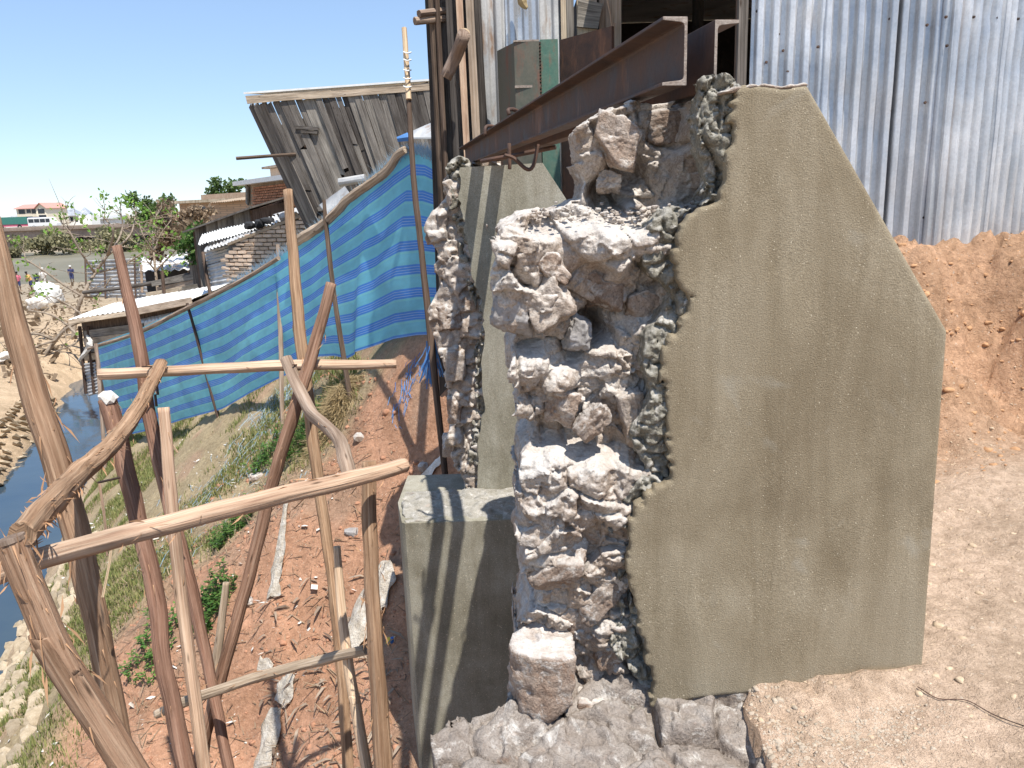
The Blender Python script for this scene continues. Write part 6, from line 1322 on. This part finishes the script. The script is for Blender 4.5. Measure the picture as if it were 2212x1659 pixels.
# crumbling cement and stones along the broken edge of the platform
pts = []
for k in range(700):
    y = r.uniform(1.2, 1.75); x = .56+r.normal()*.06; pts.append((np.array([x, y, gz_at(x, y)]), min(.012, abs(r.standard_t(3)*.003)+.0015)))
heap('edge_rubble', 'grey crumbled mortar along the broken dirt edge under the cement face', 'crumbs', pts, 'greyclod')
# crumbs on the ledges of the near pier
pts = []
for k in range(500):
    px = r.uniform(1150, 1540); p = PY(px, 470-14*(px-1150)/390+r.normal()*11, Y1+.17+r.normal()*.05); pts.append((p, abs(r.normal(0, .0042))+.0015))
o = heap('crumbs', '', '', pts, 'mortar'); attach(o, pier1)
# ------------------------------------------------------------------ cloth, sacks and wrapper on the slope
def cloth(name, label, cat, px, w0_, mt, seed, up=.05, n=26, grp=None):
    """rag strip laid along picture points (px, py, D) on the slope"""
    rr = np.random.default_rng(seed); c = catmull([P(*k) for k in px], 8); V = []; nw = 8
    for i, p in enumerate(c):
        t = c[min(i+1, len(c)-1)]-c[max(i-1, 0)]; sd = np.cross(t, UP); sd /= np.linalg.norm(sd)+1e-9; ww = np.interp(i/(len(c)-1), np.linspace(0, 1, len(w0_)), w0_)
        for j in range(nw+1):
            f = j/nw-.5; jit = float(noise2(np.array([i*.35+seed]), np.array([float(j > nw/2)*5.]), seed)[0]); q = p+sd*f*ww*(1+.35*jit); g = gz_at(q[0], q[1])
            hgt_ = up*(.35+.55*float(noise2(np.array([i*.22]), np.array([j*.75+seed]), seed+3)[0])**2+.25*math.cos(f*math.pi))
            V.append((q[0], q[1], g+hgt_+rr.uniform(0, .003)))
    ii = np.arange(len(V)).reshape(len(c), nw+1); Q_ = np.stack([ii[:-1, :-1], ii[1:, :-1], ii[1:, 1:], ii[:-1, 1:]], -1).reshape(-1, 4)
    o = mobj(name, np.array(V), Q_, MT[mt], smooth=True); s_ = o.modifiers.new('t', 'SOLIDIFY'); s_.thickness = .006; o.modifiers.new('s', 'SUBSURF').render_levels = 1
    return tag(o, label, cat, grp)
cloth('rag', 'long torn white cloth strip lying down the red slope', 'cloth', gpts([(618, 1095), (612, 1150), (604, 1210), (596, 1260), (588, 1300)]), [.05, .07, .11, .10, .13], 'ragcloth', 1, .06)
cloth('sack', 'white woven sack lying folded between the posts', 'sack', gpts([(632, 1475), (618, 1510), (606, 1535)]), [.12, .17, .14], 'ragcloth', 2, .09)
cloth('sack', 'long whitish sack hanging down the slope below the folded sack', 'sack', gpts([(600, 1545), (590, 1590), (575, 1640), (560, 1700)]), [.13, .16, .17, .2], 'ragcloth', 3, .09)
cloth('paper_scrap', 'curled white paper beside the far pier plinth', 'paper', gpts([(955, 1005), (935, 1025), (905, 1048)]), [.05, .09, .03], 'whitecloth', 4, .06)
cloth('tarp_scrap', 'dirty grey tarpaulin crumpled behind the end post', 'tarpaulin', gpts([(850, 1240), (810, 1300), (770, 1370), (740, 1420)]), [.2, .3, .3, .2], 'ragcloth', 5, .1)
cloth('plastic_bag', 'pale plastic bag beside the low rail end', 'bag', gpts([(560, 1440), (575, 1450), (590, 1462)]), [.05, .08, .04], 'ragcloth', 6, .06)
for i, (x, y, lb) in enumerate(((540, 1300, 'square brown brick piece by the cloth strip'), (762, 1150, 'grey stone under the curved side rail'), (560, 1030, 'pale stone at the edge of the weeds'), (915, 1010, 'reddish stone near the curled paper'), (780, 945, 'flat pale stone at the top of the red slope'))):
    c = P(x, y, GD(x, y)); Vr, Fr = rock(800+i, .06+.03*(i % 3), .07, .05, cuts=8, rough=.06, sub=2); tag(mobj('stone', Vr+c, Fr, MT['stone' if i != 1 else 'gstone2']), lb, 'stone')
D = GD(843, 1396); c = P(843, 1396, D); m, nt, b, tc, oi = newmat('snack_wrapper'); sp2 = nt.nodes.new('ShaderNodeSeparateXYZ'); nt.links.new(tc.outputs['Generated'], sp2.inputs[0])
nt.links.new(ramp(nt, sp2.outputs[0], [(0, (.75, .52, .04)), (.45, (.75, .52, .04)), (.5, (.04, .16, .5)), (.8, (.04, .16, .5)), (.85, (.7, .65, .5))], 'CONSTANT'), b.inputs['Base Color']); b.inputs['Roughness'].default_value = .3
mb = MB(); mb.add([c+np.array(k) for k in ((-.035, 0, .01), (.03, .01, .02), (.04, .03, .07), (-.03, .03, .06), (0, -.01, .05))], [(0, 1, 4), (1, 2, 4), (2, 3, 4), (3, 0, 4)]); tag(mb.build('snack_wrapper', m), 'yellow and blue snack wrapper in the shade by the plinth', 'wrapper')
# thin cable on the dirt at the foot of the cement face
pts = [PZ(x, y, -1.15) for x, y in ((1985, 1455), (2030, 1480), (2090, 1490), (2150, 1520), (2230, 1560))]; pts = [np.array([p[0], p[1], gz_at(p[0], p[1])+.006]) for p in pts]
tag(MB().tube(pts, .0013, 5, sub=6).build('wire', MT['nail']), 'thin dark wire trailing over the dirt from the cement face', 'wire')
